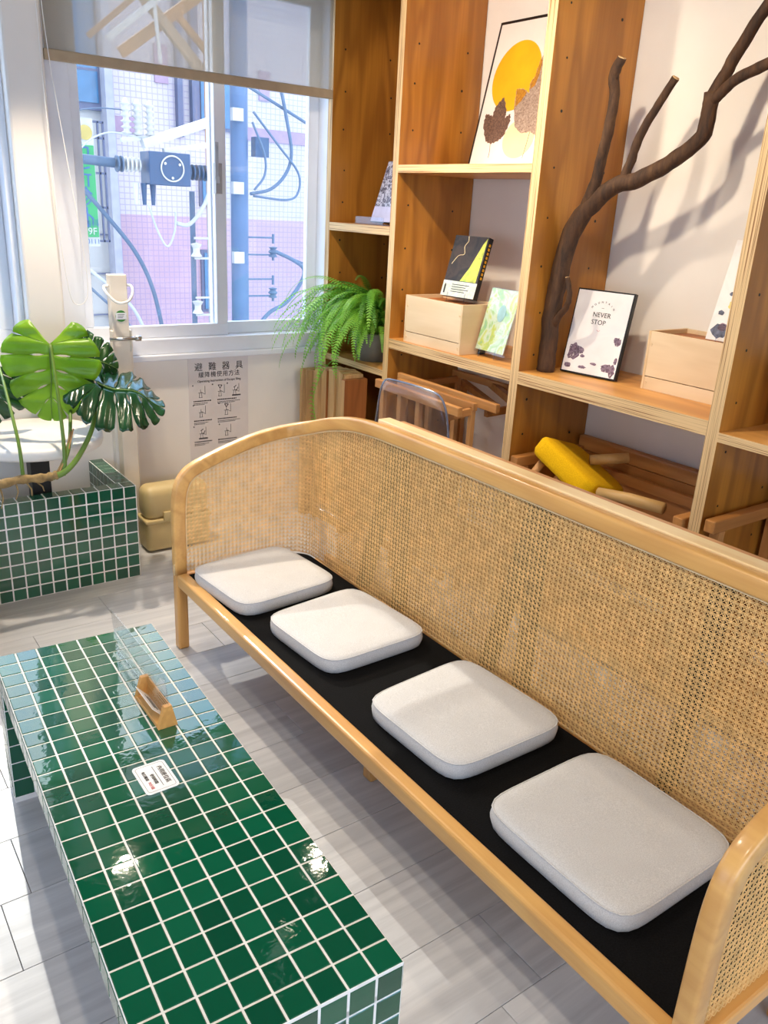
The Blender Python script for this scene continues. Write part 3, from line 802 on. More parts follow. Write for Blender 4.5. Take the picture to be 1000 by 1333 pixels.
# crates
def crate(x0, y0, z0, label, dx=.235, dy=.425, dz=.222):
    t = thing('birch_crate', label, 'crate', (x0+dx/2, y0+dy/2, z0))
    w = .011
    G().box((x0, y0+.006, z0+.052), (x0+w, y0+dy-.006, z0+dz)).build('front_panel', M_birch, t, bevel=.001)
    G().box((x0+.001, y0+.006, z0), (x0+w, y0+dy-.006, z0+.049)).build('front_strip', M_birch, t, bevel=.001)
    G().box((x0+dx-w, y0+.006, z0), (x0+dx, y0+dy-.006, z0+dz)).build('rear_panel', M_birch, t, bevel=.001)
    for y in (y0, y0+dy-w): G().box((x0-.001, y, z0), (x0+dx, y+w, z0+dz+.001)).build('end_panel', M_birchX, t, bevel=.001)
    G().box((x0+w, y0+w, z0), (x0+dx-w, y0+dy-w, z0+.01)).build('bottom', M_birch, t)
    G().box((x0+w, y0+w, z0+dz-.030), (x0+dx-w, y0+dy-w, z0+dz-.016)).build('recess_shade_lid', M_boardB, t)  # lid under the books; its brown stands in for the shaded open recess
    for y in (y0+.018, y0+dy-.018):
        for z in (z0+.025, z0+dz-.05):
            q = G(); q.tube([(x0-.002, y, z), (x0+.004, y, z)], .005, 10); q.build('peg', M_birchX, t)
    return t
crate(2.492, 2.848, 1.086, 'pale birch crate carrying a dark green book, beside a landscape card')
crate(2.703, 1.575, 1.088, 'pale birch crate carrying a white floral book beside the branch')
crate(2.62, .98, 1.058, 'pale birch crate on the shelf past the near upright')

# leaning books & pictures : local frame builder
def leaning(x, y0, y1, z, hgt, th, tilt):
    # front face lower edge at x, leaning back (+x); returns fn(a,b,t) a along -y from y1, b up along face, t out of face
    s, c = math.sin(tilt), math.cos(tilt)
    def fn(a, b, t=0): return Vector((x+b*s-t*c, y1-a, z+b*c+t*s+th*s))
    return fn
def slab(fn, w, h, th):
    q = G(); q.prism([(0, 0), (w, 0), (w, h), (0, h)], lambda a, b, t: fn(a, b, t), -th, 0); return q
def shape(fn, poly, t=.0006):
    q = G(); q.prism(poly, lambda a, b, k: fn(a, b, k), t*.3, t); return q
def cover_mat(name, cols, scale=6, dist=1.2, rough=.25):
    M = MN(name); f = M.noise(M.coords((1,1,1), rnd=False), scale, 4, dist)
    M.col(M.ramp(f, [(i/(len(cols)-1)*.5+.25, c) for i, c in enumerate(cols)])); M.set(Roughness=rough, Coat_Weight=.1, Coat_Roughness=.08); return M.m
def ell(cx, cy, rx, ry, n=40): return [(cx+rx*math.cos(2*PI*i/n), cy+ry*math.sin(2*PI*i/n)) for i in range(n)]

# NEVER STOP picture
x0, y1, y0, zb = 2.655, 2.372, 2.118, 1.0885
tl = math.radians(11)
ns = thing('framed_print', 'framed mountain print reading NEVER STOP standing on shelf by the branch', 'picture', (x0+.02, (y0+y1)/2, zb))
# slight yaw: use leaning fn with yaw
def leanyaw(x, y, z, tilt, yaw, th):
    s, c = math.sin(tilt), math.cos(tilt); e = Vector((math.sin(yaw), -math.cos(yaw), 0)); bk_ = Vector((math.cos(yaw), math.sin(yaw), 0))
    o = Vector((x, y, z+th*s))
    return lambda a, b, t=0: o+e*a+(bk_*s+Vector((0,0,c)))*b+(-bk_*c+Vector((0,0,s)))*t
NW, NH = .262, .345
fn = leanyaw(2.650, 2.378, zb, tl, math.radians(9), .022)
slab(fn, NW, NH, .022).build('frame', M_black, ns, bevel=.0015)
M_sky = cover_mat('misty mountain print', (srgb(236, 230, 232), srgb(244, 240, 238), srgb(238, 228, 226)), 5)
M_rock = cover_mat('purple rock print', (srgb(70, 52, 66), srgb(150, 130, 146), srgb(90, 68, 84), srgb(226, 216, 220)), 60)
shape(fn, [(.006, .006), (NW-.006, .006), (NW-.006, NH-.006), (.006, NH-.006)], .0008).build('print', M_sky, ns)
rg = random.Random(5)
def blob(cx, cy, rx, ry, n=22, j=.35): return [(cx+rx*(1-j*rg.random())*math.cos(2*PI*i/n), cy+ry*(1-j*rg.random())*math.sin(2*PI*i/n)) for i in range(n)]
for cx, cy, rx, ry in ((.047, .085, .034, .042), (.075, .095, .020, .018), (.235, .150, .018, .020), (.212, .042, .030, .022), (.238, .036, .016, .030), (.225, .16, .012, .010), (.03, .03, .02, .012), (.10, .03, .022, .008), (.245, .075, .009, .016), (.09, .075, .012, .008), (.15, .05, .018, .006)):
    shape(fn, blob(cx, cy, rx, ry), .0013).build('printed_rock', M_rock, ns)
exv = fn(1, 0)-fn(0, 0); eyv = fn(0, 1)-fn(0, 0)
put_text('NEVER', .027, ns, fn(.136, .246, .0014), exv, eyv, M_print, spacing=1.05)
put_text('STOP', .027, ns, fn(.128, .216, .0014), exv, eyv, M_print, spacing=1.05)
for i, chh in enumerate('MOUNTAIN'):
    a = math.radians(142-i*104/7); c_ = fn(.134+.062*math.cos(a), .236+.062*math.sin(a), .0014)
    put_text(chh, .011, ns, c_, exv*math.sin(a)-eyv*math.cos(a), exv*math.cos(a)+eyv*math.sin(a), M_print)
q = G(); c0 = fn(.134, .274, .0014); q.bar(c0-exv*.006, c0+exv*.006, .0004, .0012, eyv); q.build('printed_dash', M_print, ns)
q = G(); q.tube([fn(.136+.008*math.cos(a), .19+.008*math.sin(a), .0012) for a in [PI*1.1+i*PI*.8/8 for i in range(9)]], .0007, 4); q.build('printed_smile', M_red, ns)

# leaf poster on the upper shelf
ps = thing('leaf_poster', 'large framed poster with yellow disc and brown leaves on upper shelf', 'picture', (2.83, 2.97, 1.891))
fn = leanyaw(2.772, 3.225, 1.891, math.radians(12.5), 0, .018)
PWd, PHt = .50, .64
slab(fn, PWd, PHt, .018).build('frame', M_black, ps, bevel=.001)
M_post = plain('poster paper', srgb(236, 230, 224), .4, nscale=6, namt=.02)
M_sunY = plain('yellow poster ink', srgb(238, 178, 24), .45, nscale=8, namt=.06)
M_sunP = plain('pale yellow poster ink', srgb(238, 218, 170), .45, nscale=8, namt=.03)
def leafink(name, a, b): 
    M = MN(name); f = M.noise(M.coords((1,1,1), rnd=False), 130, 4, 1); M.col(M.ramp(f, [(.35, a), (.65, b)])); M.set(Roughness=.5); return M.m
M_lf1 = leafink('brown skeleton leaf ink', srgb(76, 54, 44), srgb(126, 98, 84)); M_lf2 = leafink('taupe skeleton leaf ink', srgb(128, 104, 90), srgb(184, 164, 148)); M_lf3 = leafink('amber leaf ink', srgb(150, 96, 20), srgb(196, 138, 40))
shape(fn, [(.013, .010), (PWd-.013, .010), (PWd-.013, PHt-.013), (.013, PHt-.013)], .0008).build('paper', M_post, ps)
shape(fn, ell(.188, .395, .148, .150, 56), .0012).build('yellow_disc', M_sunY, ps)
shape(fn, ell(.302, .125, .098, .085, 48), .0012).build('pale_disc', M_sunP, ps)
def serrate(P, amp=.004, n=5):
    out = []
    for k, (a, b) in enumerate(P):
        c, d = P[(k+1) % len(P)]; L = math.hypot(c-a, d-b) or 1; nx, ny = (d-b)/L, -(c-a)/L
        for q_ in range(n):
            t = q_/n; o_ = amp*(1 if q_ % 2 else -.3)*min(1, L/.03); out.append((lerp(a, c, t)+nx*o_, lerp(b, d, t)+ny*o_))
    return out
LF1 = [(.145, .308), (.183, .24), (.18, .215), (.212, .233), (.221, .196), (.2, .137), (.164, .115), (.122, .107), (.085, .123), (.046, .194), (.049, .241), (.095, .227), (.105, .273)]
LF2 = [(.215, .339), (.262, .335), (.299, .314), (.293, .361), (.31, .382), (.323, .456), (.339, .476), (.388, .365), (.421, .255), (.435, .173), (.401, .136), (.368, .151), (.307, .147), (.257, .18), (.225, .266)]
shape(fn, serrate(LF1[::-1]), .0016).build('printed_leaf', M_lf1, ps)
shape(fn, serrate(LF2[::-1], .002), .0016).build('printed_leaf', M_lf2, ps)
shape(fn, [(.222, .30), (.217, .337), (.262, .333), (.285, .318), (.262, .285), (.232, .26)], .0019).build('printed_leaf_tip', M_lf3, ps)
shape(fn, [(.300, .33), (.295, .360), (.311, .381), (.323, .452), (.333, .45), (.336, .39), (.325, .345)], .0019).build('printed_leaf_tip', M_lf3, ps)
G().tube([fn(.124, .112, .0014), fn(.133, .075, .0014), fn(.134, .045, .0014)], .0012, 5).build('printed_stalk', M_lf1, ps)
G().tube([fn(.365, .150, .0014), fn(.362, .09, .0014), fn(.357, .04, .0014)], .0012, 5).build('printed_stalk', M_lf1, ps)

# dark book on crate with easel
bk1 = thing('display_book', 'dark green paperback on a clear easel on top of the birch crate', 'book', (2.64, 3.06, 1.306))
M_cov1 = cover_mat('dark photo cover', (srgb(26, 20, 14), srgb(62, 48, 34), srgb(34, 30, 18), srgb(84, 70, 48)), 9, 1.2, .5)
fn = leanyaw(2.610, 3.155, 1.312, math.radians(16), math.radians(6), .030)
BW, BH = .212, .285
slab(fn, BW, BH, .030).build('pages', M_black, bk1, bevel=.001)
shape(fn, [(0, 0), (BW, 0), (BW, BH), (0, BH)], .0012).build('cover', M_cov1, bk1)
M_cov1g = cover_mat('yellow green glow print', (srgb(70, 110, 30), srgb(220, 222, 70), srgb(140, 190, 60)), 14)
shape(fn, [(.10, .075), (.20, .075), (.205, .28), (.185, .25), (.165, .20), (.14, .14)], .0016).build('printed_glow', M_cov1g, bk1)
q = G(); q.tube([fn(a, b, .0016) for a, b in smoothpts([(.02, .15, 0), (.05, .19, 0), (.085, .20, 0), (.07, .235, 0), (.095, .27, 0), (.09, .284, 0)], 4) and [(p.x, p.y) for p in smoothpts([(.02, .15, 0), (.05, .19, 0), (.085, .20, 0), (.075, .235, 0), (.09, .26, 0), (.085, .283, 0)], 4)]], .0016, 5); q.build('printed_profile', M_sunP, bk1)
M_obi = cover_mat('paper band print', (srgb(220, 222, 214), srgb(190, 200, 180), srgb(236, 236, 230)), 20)
shape(fn, [(-.001, 0), (BW+.001, 0), (BW+.001, .072), (-.001, .072)], .0022).build('paper_band', M_obi, bk1)
q = G()
for i in range(4): c0 = fn(.06, .056-.011*i, .0026); q.bar(c0, c0+(fn(1, 0)-fn(0, 0))*(.11-.02*(i % 2)), .0004, .003, fn(0, 1)-fn(0, 0))
q.prism([(.012, .012), (.022, .012), (.022, .05), (.017, .06), (.012, .05)], lambda a, b, t: fn(a, b, t), .0022, .0026); q.build('band_lettering', M_print, bk1)
q = G()
for i in range(9): c0 = fn(BW+.0004, .10+.019*i, -.015); q.obox(c0, (fn(0,1)-fn(0,0))*.006, (fn(0,0,1)-fn(0,0))*.006, (fn(1,0)-fn(0,0))*.0004)
q.build('spine_lettering', M_sunY, bk1)
def easel(par, fn, w, hgt, z0, depth=.075):
    e1 = (fn(1, 0)-fn(0, 0)); dn = Vector((0, 0, 1))
    for a in (w*.25, w*.78):
        p0 = fn(a, .0, .010); p0.z = z0+.003; p1 = fn(a, .0, -.012); p1.z = z0+.003; pf = fn(a, .018, .012)
        pb = fn(a, hgt*.62, -.034); pe = Vector((p1.x+depth, p1.y, z0+.003))
        G().tube([pf, p0+Vector((-.004, 0, 0)), p1, pe], .0025, 6).build('easel_wire', M_acr2, par)
easel(bk1, fn, BW, BH, 1.292, .05)
# pale card on easel
cdh = thing('display_card', 'pale green illustrated card on a clear easel beside the crate', 'card', (2.60, 2.73, 1.0865))
M_cov2 = cover_mat('pale green illustration', (srgb(120, 176, 180), srgb(160, 200, 130), srgb(206, 220, 204), srgb(190, 204, 90), srgb(120, 180, 150)), 12, 1.5, .4)
fn = leanyaw(2.568, 2.838, 1.103, math.radians(15), math.radians(-3), .012)
CW, CH = .205, .295
slab(fn, CW, CH, .012).build('acrylic_block', M_acr, cdh, bevel=.002)
shape(fn, [(.006, .012), (CW-.006, .012), (CW-.006, CH-.006), (.006, CH-.006)], -.002).build('illustration', M_cov2, cdh)
M_face = plain('blue green portrait ink', srgb(150, 190, 196), .5, nscale=30, namt=.1)
shape(fn, ell(.115, .185, .026, .038, 24), .0008).build('printed_face', M_face, cdh)
easel(cdh, fn, CW, CH, 1.0865, .09)
G().box((2.60, 2.825, 1.0868), (2.63, 2.845, 1.116)).build('rubber_block', M_blackmat, cdh, bevel=.002)
# black and white photo book in the narrow bay
bw = thing('photo_book', 'black and white photo book on a clear stand in the narrow bay', 'book', (2.66, 3.66, 1.613))
M_cov3 = cover_mat('grey forest photo', (srgb(40, 38, 50), srgb(216, 214, 226), srgb(70, 66, 82), srgb(190, 186, 204)), 45)
fn = leanyaw(2.60, 3.765, 1.622, math.radians(19), math.radians(0), .016)
slab(fn, .24, .315, .016).build('pages', M_black, bw, bevel=.001)
shape(fn, [(.002, .08), (.238, .08), (.238, .313), (.002, .313)], .001).build('cover_photo', M_cov3, bw)
M_lil = plain('lilac cover ink', srgb(206, 200, 222), .4, nscale=14, namt=.08)
shape(fn, [(.002, .002), (.238, .002), (.238, .08), (.002, .08)], .001).build('cover_lower', M_lil, bw)
q = G(); q.box((2.53, 3.55, 1.613), (2.60, 3.80, 1.617)); q.box((2.530, 3.55, 1.617), (2.534, 3.80, 1.65)); q.box((2.62, 3.55, 1.613), (2.70, 3.80, 1.616)); q.build('clear_stand', M_acr2, bw)
# floral book on the second crate
fb = thing('floral_book', 'white book with botanical drawings leaning on the second crate', 'book', (2.82, 1.75, 1.300))
M_cov4 = cover_mat('white floral cover', (srgb(232, 230, 228), srgb(240, 238, 236), srgb(226, 224, 222)), 8)
fn = leanyaw(2.775, 1.805, 1.302, math.radians(14), math.radians(0), .016)
slab(fn, .20, .36, .016).build('pages', M_cov4, fb, bevel=.001)
rg = random.Random(9)
inks = [plain('indigo flower ink', srgb(96, 100, 120), .5, nscale=60, namt=.3), plain('mauve flower ink', srgb(160, 130, 146), .5, nscale=60, namt=.2), plain('lemon flower ink', srgb(224, 206, 120), .5), plain('grey leaf ink', srgb(130, 138, 128), .5, nscale=60, namt=.2)]
for cx, cy, r, k in ((.045, .035, .040, 0), (.055, .05, .022, 1), (.07, .13, .026, 2), (.03, .10, .014, 0), (.075, .19, .022, 3), (.05, .17, .012, 0), (.09, .24, .022, 1), (.11, .30, .018, 0), (.13, .06, .04, 3), (.15, .16, .035, 1), (.17, .25, .03, 0), (.09, .335, .014, 3)):
    shape(fn, blob(cx, cy, r, r*.8, 16, .4), .0012).build('printed_flower', inks[k], fb)
easel(fb, fn, .20, .36, 1.294, .05)

# ------------------------------------------------------------------ branch
br = thing('tree_branch', 'dark forked tree branch standing on the shelf against white wall', 'branch', (2.59, 2.40, 1.088))
q = G()
def limb(ctrl, rads, n=7, seed=0):
    P = smoothpts(ctrl, n); R = []
    for i in range(len(P)):
        t = i/(len(P)-1)*(len(rads)-1); k = min(int(t), len(rads)-2); R.append(lerp(rads[k], rads[k+1], t-k)*(1+.10*noise.noise((i*.55, seed, 1))))
    P = [p+Vector((noise.noise((i*.3, seed, 5)), noise.noise((i*.3, seed, 9)), 0))*.004 for i, p in enumerate(P)]
    q.tube(P, R, 12)
limb([(2.59, 2.405, 1.0885), (2.595, 2.408, 1.20), (2.60, 2.415, 1.34), (2.605, 2.405, 1.46), (2.615, 2.395, 1.57), (2.63, 2.375, 1.67), (2.645, 2.300, 1.765), (2.655, 2.215, 1.825), (2.66, 2.130, 1.842), (2.67, 2.005, 1.902), (2.68, 1.905, 1.975), (2.68, 1.886, 2.045), (2.68, 1.890, 2.12)], [.038, .036, .036, .037, .036, .038, .034, .031, .030, .028, .027, .027, .024], seed=1)
limb([(2.68, 1.888, 2.10), (2.70, 1.865, 2.17), (2.715, 1.835, 2.25), (2.73, 1.77, 2.37), (2.74, 1.70, 2.46), (2.75, 1.60, 2.60)], [.024, .022, .021, .020, .018, .015], seed=2)
limb([(2.68, 1.888, 2.085), (2.67, 1.845, 2.115), (2.66, 1.79, 2.15), (2.65, 1.68, 2.185), (2.64, 1.55, 2.22), (2.62, 1.43, 2.27)], [.020, .018, .018, .018, .016, .012], seed=3)
limb([(2.635, 2.345, 1.72), (2.63, 2.300, 1.83), (2.62, 2.275, 1.93), (2.61, 2.250, 2.03), (2.61, 2.247, 2.13), (2.60, 2.252, 2.19), (2.60, 2.228, 2.245)], [.026, .022, .021, .020, .019, .020, .017], seed=4)
limb([(2.655, 2.19, 1.84), (2.66, 2.172, 1.90), (2.665, 2.150, 1.99), (2.675, 2.105, 2.08), (2.68, 2.045, 2.175)], [.020, .017, .016, .015, .014], seed=5)
limb([(2.60, 2.40, 1.27), (2.59, 2.365, 1.32), (2.585, 2.325, 1.365), (2.58, 2.315, 1.41), (2.58, 2.335, 1.475)], [.018, .014, .012, .011, .010], seed=6)
q.build('bark_wood', M_bark, br, smooth=True)
for c, r, d in (((2.60, 2.226, 2.2455), .0155, (0, -.4, 1)), ((2.6805, 2.043, 2.177), .0125, (.05, -.5, .9)), ((2.58, 2.336, 1.4765), .009, (0, .2, 1))):
    d = Vector(d).normalized(); G().tube([Vector(c)-d*.004, Vector(c)+d*.0016], r, 12).build('sawn_end', M_cut, br)
for tw in (((2.60, 2.25, 2.17), (2.595, 2.232, 2.18), (2.59, 2.225, 2.19)), ((2.68, 1.88, 2.04), (2.68, 1.868, 2.039), (2.68, 1.858, 2.038)), ((2.58, 2.33, 1.45), (2.578, 2.32, 1.451), (2.575, 2.31, 1.452))): G().tube(tw, [.003, .0025, .001], 6).build('twig', M_bark, br)

# ------------------------------------------------------------------ fern
fr_ = thing('hanging_fern', 'bushy green sword fern spilling from the narrow shelf bay', 'fern', (2.60, 3.68, .918))
G().lathe([(.001, .918), (.085, .918), (.105, .99), (.118, 1.06), (.112, 1.07), (.10, 1.06), (.001, 1.05)], (2.60, 3.68, 0), 32).build('pot', M_pot, fr_, smooth=True)
G().lathe([(.001, 1.048), (.10, 1.048), (.09, 1.062), (.001, 1.066)], (2.60, 3.68, 0), 24).build('soil', M_soil, fr_)
def frond_mesh(L, n, rise, droop, seed, mat):
    rg = random.Random(seed); q = G(); pts = []
    p = Vector((0, 0, 0)); a = rise
    for i in range(n+1):
        pts.append(p.copy()); t = i/n; a = rise-(rise+droop)*(t**1.05)
        p = p+Vector((math.cos(a), .10*math.sin(t*4+seed), math.sin(a)))*(L/n)
    q.tube(pts, [lerp(.0022, .0006, i/n) for i in range(n+1)], 4)
    for i in range(3, n):
        t = i/n; w = .030*L/.5*min(1, (t-.05)*5)*(1-t**2.4)+.004; d = (pts[min(i+1, n)]-pts[i-1]).normalized(); side = Vector((0, 1, 0)); side = (side-d*side.dot(d)).normalized(); nrm = d.cross(side)
        for s in (-1, 1):
            b = pts[i]; tip = b+side*s*w+d*w*.28-nrm*0-Vector((0, 0, w*.25)); lw = L/n*.27
            o = len(q.v); m1 = b+(tip-b)*.5+nrm*w*.08
            q.v += [tuple(b-d*lw*.8), tuple(m1-d*lw), tuple(tip), tuple(m1+d*lw), tuple(b+d*lw*.8)]
            q.face((o, o+1, o+3, o+4)); q.face((o+1, o+2, o+3))
    return q.mesh('frond', [mat], smooth=False, center=False, fixn=False)[0]
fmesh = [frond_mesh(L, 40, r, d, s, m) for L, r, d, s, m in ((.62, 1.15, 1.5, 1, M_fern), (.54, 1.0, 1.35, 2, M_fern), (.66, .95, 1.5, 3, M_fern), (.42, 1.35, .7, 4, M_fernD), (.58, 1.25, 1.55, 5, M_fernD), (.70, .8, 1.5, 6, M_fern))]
rg = random.Random(21)
for i in range(150):
    # heading mainly toward the room (-x), fanned
    if i < 125: hd = PI+max(-1.3, min(.8, rg.gauss(-.15, .6)))
    else: hd = PI+rg.uniform(-1.9, 1.7)
    if abs(hd-PI) > 1.1: me = fmesh[rg.choice((1, 3))]; sc = rg.uniform(.55, .75)
    else: me = fmesh[rg.randrange(6)]; sc = rg.uniform(.72, 1.0)
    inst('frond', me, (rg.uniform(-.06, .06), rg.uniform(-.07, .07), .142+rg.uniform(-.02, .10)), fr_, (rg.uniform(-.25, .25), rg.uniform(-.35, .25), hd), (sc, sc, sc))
# long trailing runner
pts = smoothpts([(2.42, 3.74, .95), (2.30, 3.72, .86), (2.24, 3.70, .74), (2.23, 3.66, .62), (2.23, 3.62, .55)], 6)
q = G(); q.tube(pts, .0018, 5)
for i in range(4, len(pts)-1):
    for s in (-1, 1):
        b = pts[i]; o = len(q.v); w = .035
        q.v += [tuple(b+Vector((0, 0, -.005))), tuple(b+Vector((-.006, s*w*.55, .006))), tuple(b+Vector((-.01, s*w, -.004))), tuple(b+Vector((0, 0, .005)))]
        q.face((o, o+1, o+2, o+3))
q.build('trailing_runner', M_fern, fr_)

# ------------------------------------------------------------------ upright boards in front of narrow bay
rb = random.Random(4)
y = 3.925; i = 0
specs = [(.030, 2.285, .868, M_boardA), (.018, 2.30, .862, M_boardA), (.040, 2.335, .865, M_boardB), (.030, 2.325, .880, M_boardA), (.045, 2.345, .890, M_boardA), (.022, 2.34, .885, M_boardB), (.050, 2.35, .893, M_boardA), (.020, 2.345, .89, M_boardA), (.028, 2.355, .90, M_boardA), (.020, 2.35, .895, M_boardA), (.026, 2.345, .893, M_boardA), (.020, 2.35, .888, M_boardA), (.040, 2.32, .872, M_boardB)]
for th, xf, zt, m in specs:
    o = G().box((xf, y-th, 0), (2.462, y-.002, zt-.02), 0, {'-x': 1}).build('wooden_board', [M_boardB if m is M_boardB else M_boardA, M_boardA], None, bevel=.002)
    tag(o, 'dark brown upright board in the bundle of planks below the fern' if m is M_boardB else 'pale upright board in the bundle of planks below the fern', 'board', 'brown planks below the fern' if m is M_boardB else 'pale planks below the fern'); y -= th+.001
# ------------------------------------------------------------------ clear acrylic chair behind bench
ac = thing('acrylic_chair', 'clear smoky acrylic chair standing between bench and shelves', 'chair', (2.05, 2.68, 0))
def backshape(u, v):   # u across (y), v up
    yy = lerp(-.245, .265, u); edge = abs(u-.5)*2
    top = .992-.17*edge**(6 if u < .5 else 18)
    z = lerp(.42, top, v); x = 2.13+.035*(1-edge**2)-.06*(1-v)
    return x, 2.70+yy*(1-.12*(1-v)), z
q = G(); q.grid(lambda u, v: backshape(u, v), 28, 10); ob = q.build('backrest', M_acr2, ac, smooth=True)
ob.modifiers.new('thickness', 'SOLIDIFY').thickness = .007
rim = [Vector(backshape(i/40, 1)) for i in range(41)]
G().tube([Vector(backshape(0, v/8)) for v in range(3, 8)]+rim+[Vector(backshape(1, v/8)) for v in range(7, 2, -1)], .0045, 8).build('back_rim', plain('smoky acrylic rim', srgb(96, 100, 120), .12), ac, smooth=True)
rbox((1.79, 2.47, .435), (2.14, 2.93, .452), .012, 'seat', M_acr2, ac)
for lx, ly in ((1.82, 2.50), (1.82, 2.90), (2.10, 2.50), (2.10, 2.90)): G().box((lx-.016, ly-.016, 0), (lx+.016, ly+.016, .436)).build('leg', M_acr2, ac, bevel=.004)

# ------------------------------------------------------------------ folded wooden chairs in the wide bay
def folded_chair(label, x, z, y0, y1, dx):
    t = thing('folded_chair', label, 'chair', (x, (y0+y1)/2, 0), 0, 'wooden chairs folded under the wide bay')
    G().bar((x, y1, z), (x-.01, y0, z-.006), .026, .040).build('top_rail', M_frameW, t, bevel=.003)
    G().bar((x+.01, y1-.05, .10), (x+.01, y0+.05, .10), .026, .035).build('bottom_rail', M_frameW, t, bevel=.003)
    n = 3
    for i in range(n):
        yy = lerp(y1-.05, y0+.30, i/(n-1)); G().bar((x+.006, yy, 0), (x+.004, yy, z-.018), .030, .022, (1, 0, 0)).build('slat', M_frameZ, t, bevel=.002)
    for yy in (y1-.02, y0+.10):
        G().bar((x+.012, yy, z-.05), (x+dx, yy-.02, z-.03), .022, .032).build('side_rail', M_frameX, t, bevel=.002)
        G().bar((x+dx, yy-.02, 0), (x+dx, yy-.02, z-.01), .024, .024, (1, 0, 0)).build('rear_leg', M_frameZ, t, bevel=.002)
    G().bar((x+dx, y1, z-.005), (x+dx, y0+.06, z-.01), .024, .034).build('rear_rail', M_frameW, t, bevel=.002)
    return t
folded_chair('folded wooden chair with its end rail jutting out of the wide bay', 2.30, .905, 2.58, 3.21, .13)
folded_chair('folded wooden chair set deeper inside the wide bay', 2.50, .905, 2.56, 3.30, .36)
q = thing('wooden_bracket', 'pair of crossed wooden rails lying at the back of the wide bay', 'rails', (2.78, 2.85, 0))
G().bar((2.60, 2.52, .895), (2.90, 3.05, .885), .03, .035).build('rail', M_frameX, q, bevel=.002)
G().bar((2.62, 2.70, .86), (2.91, 3.28, .85), .03, .03).build('rail', M_frameX, q, bevel=.002)
for xx, yy, zz in ((2.61, 2.53, .878), (2.90, 3.26, .835)): G().box((xx, yy, .075), (xx+.028, yy+.028, zz)).build('post', M_frameZ, q)
# yellow stool lying in next bay
ys_ = thing('yellow_stool', 'stool with mustard yellow padded seat tipped over inside shelf bay', 'stool', (2.55, 2.10, .40))
A = Vector((2.47, 2.292, .842)); Bv = Vector((2.49, 1.996, .703))
ud = (Bv-A).normalized(); vd = Vector((.32, .072, -.093)).normalized(); vd = (vd-ud*vd.dot(ud)).normalized(); nd = vd.cross(ud); nd = nd if nd.z > 0 else -nd
def padpt(a, b, c): return A+ud*a+vd*b+nd*c
Lp = (Bv-A).length
q = G(); rings = []
for ins, c in ((.03, -.068), (.008, -.062), (0, -.045), (0, .004), (.006, .014), (.022, .020), (.06, .023), (.11, .024)):
    rings.append([padpt(Lp/2+x*(1-ins/.2), .17+y*(1-ins/.2), c) for x, y in rrect(Lp, .34, .055, 6)])
q.ring_sweep(rings); q.build('seat_pad', M_yellow, ys_, smooth=True)
for (a, b, dz) in ((.06, .06, .26), (.06, .28, .22), (Lp-.06, .06, .30), (Lp-.06, .28, .30)):
    p = padpt(a, b, -.06); G().tube([p, p-nd*dz], [.017, .014], 12).build('leg', M_frameZ, ys_, smooth=True)
M_dow = wood('turned dowel wood', srgb(206, 166, 104), srgb(150, 108, 56), 'Y', .45, 6, 4, .3, .2)
G().tube([(2.52, 1.98, .69), (2.53, 1.84, .705), (2.55, 1.70, .708)], [.020, .023, .023], 14).build('dowel', M_dow, ys_, smooth=True)
G().tube([(2.66, 2.16, .755), (2.78, 2.06, .775)], [.022, .022], 14).build('dowel', M_dow, ys_, smooth=True)
# wooden frames stored at the bottom of the bays
def bay_frame(label, y0, y1, z, group=None):
    t = thing('wooden_stand', label, 'stand', (2.68, (y0+y1)/2, .075))
    for x in (2.478, 2.885):
        if x > 2.6: G().box((x, y0+.01, z-.02), (x+.04, y1-.01, z+.045)).build('long_rail', M_frameW, t, bevel=.010); G().box((x-.035, y0+.03, z-.10), (x-.005, y1-.03, z-.055)).build('ledge_rail', M_frameW, t, bevel=.004)
    for y in (y0+.012, y1-.052): G().box((2.46, y, z-.045), (2.885, y+.04, z)).build('side_rail', M_frameX, t, bevel=.004)
    for x in (2.50, 2.86):
        for y in (y0+.015, y1-.05): G().box((x, y, .076), (x+.035, y+.035, z-.046)).build('leg', M_frameZ, t)
    G().box((2.886, y0+.03, .16), (2.90, y1-.03, z-.02)).build('panel', M_frameW, t)
    return t
bay_frame('wooden stand with rounded back rail stored beside the yellow stool', 1.545, 2.435, .730)
bay_frame('wooden stand stored in the bay under the near shelf', .36, 1.485, .760)

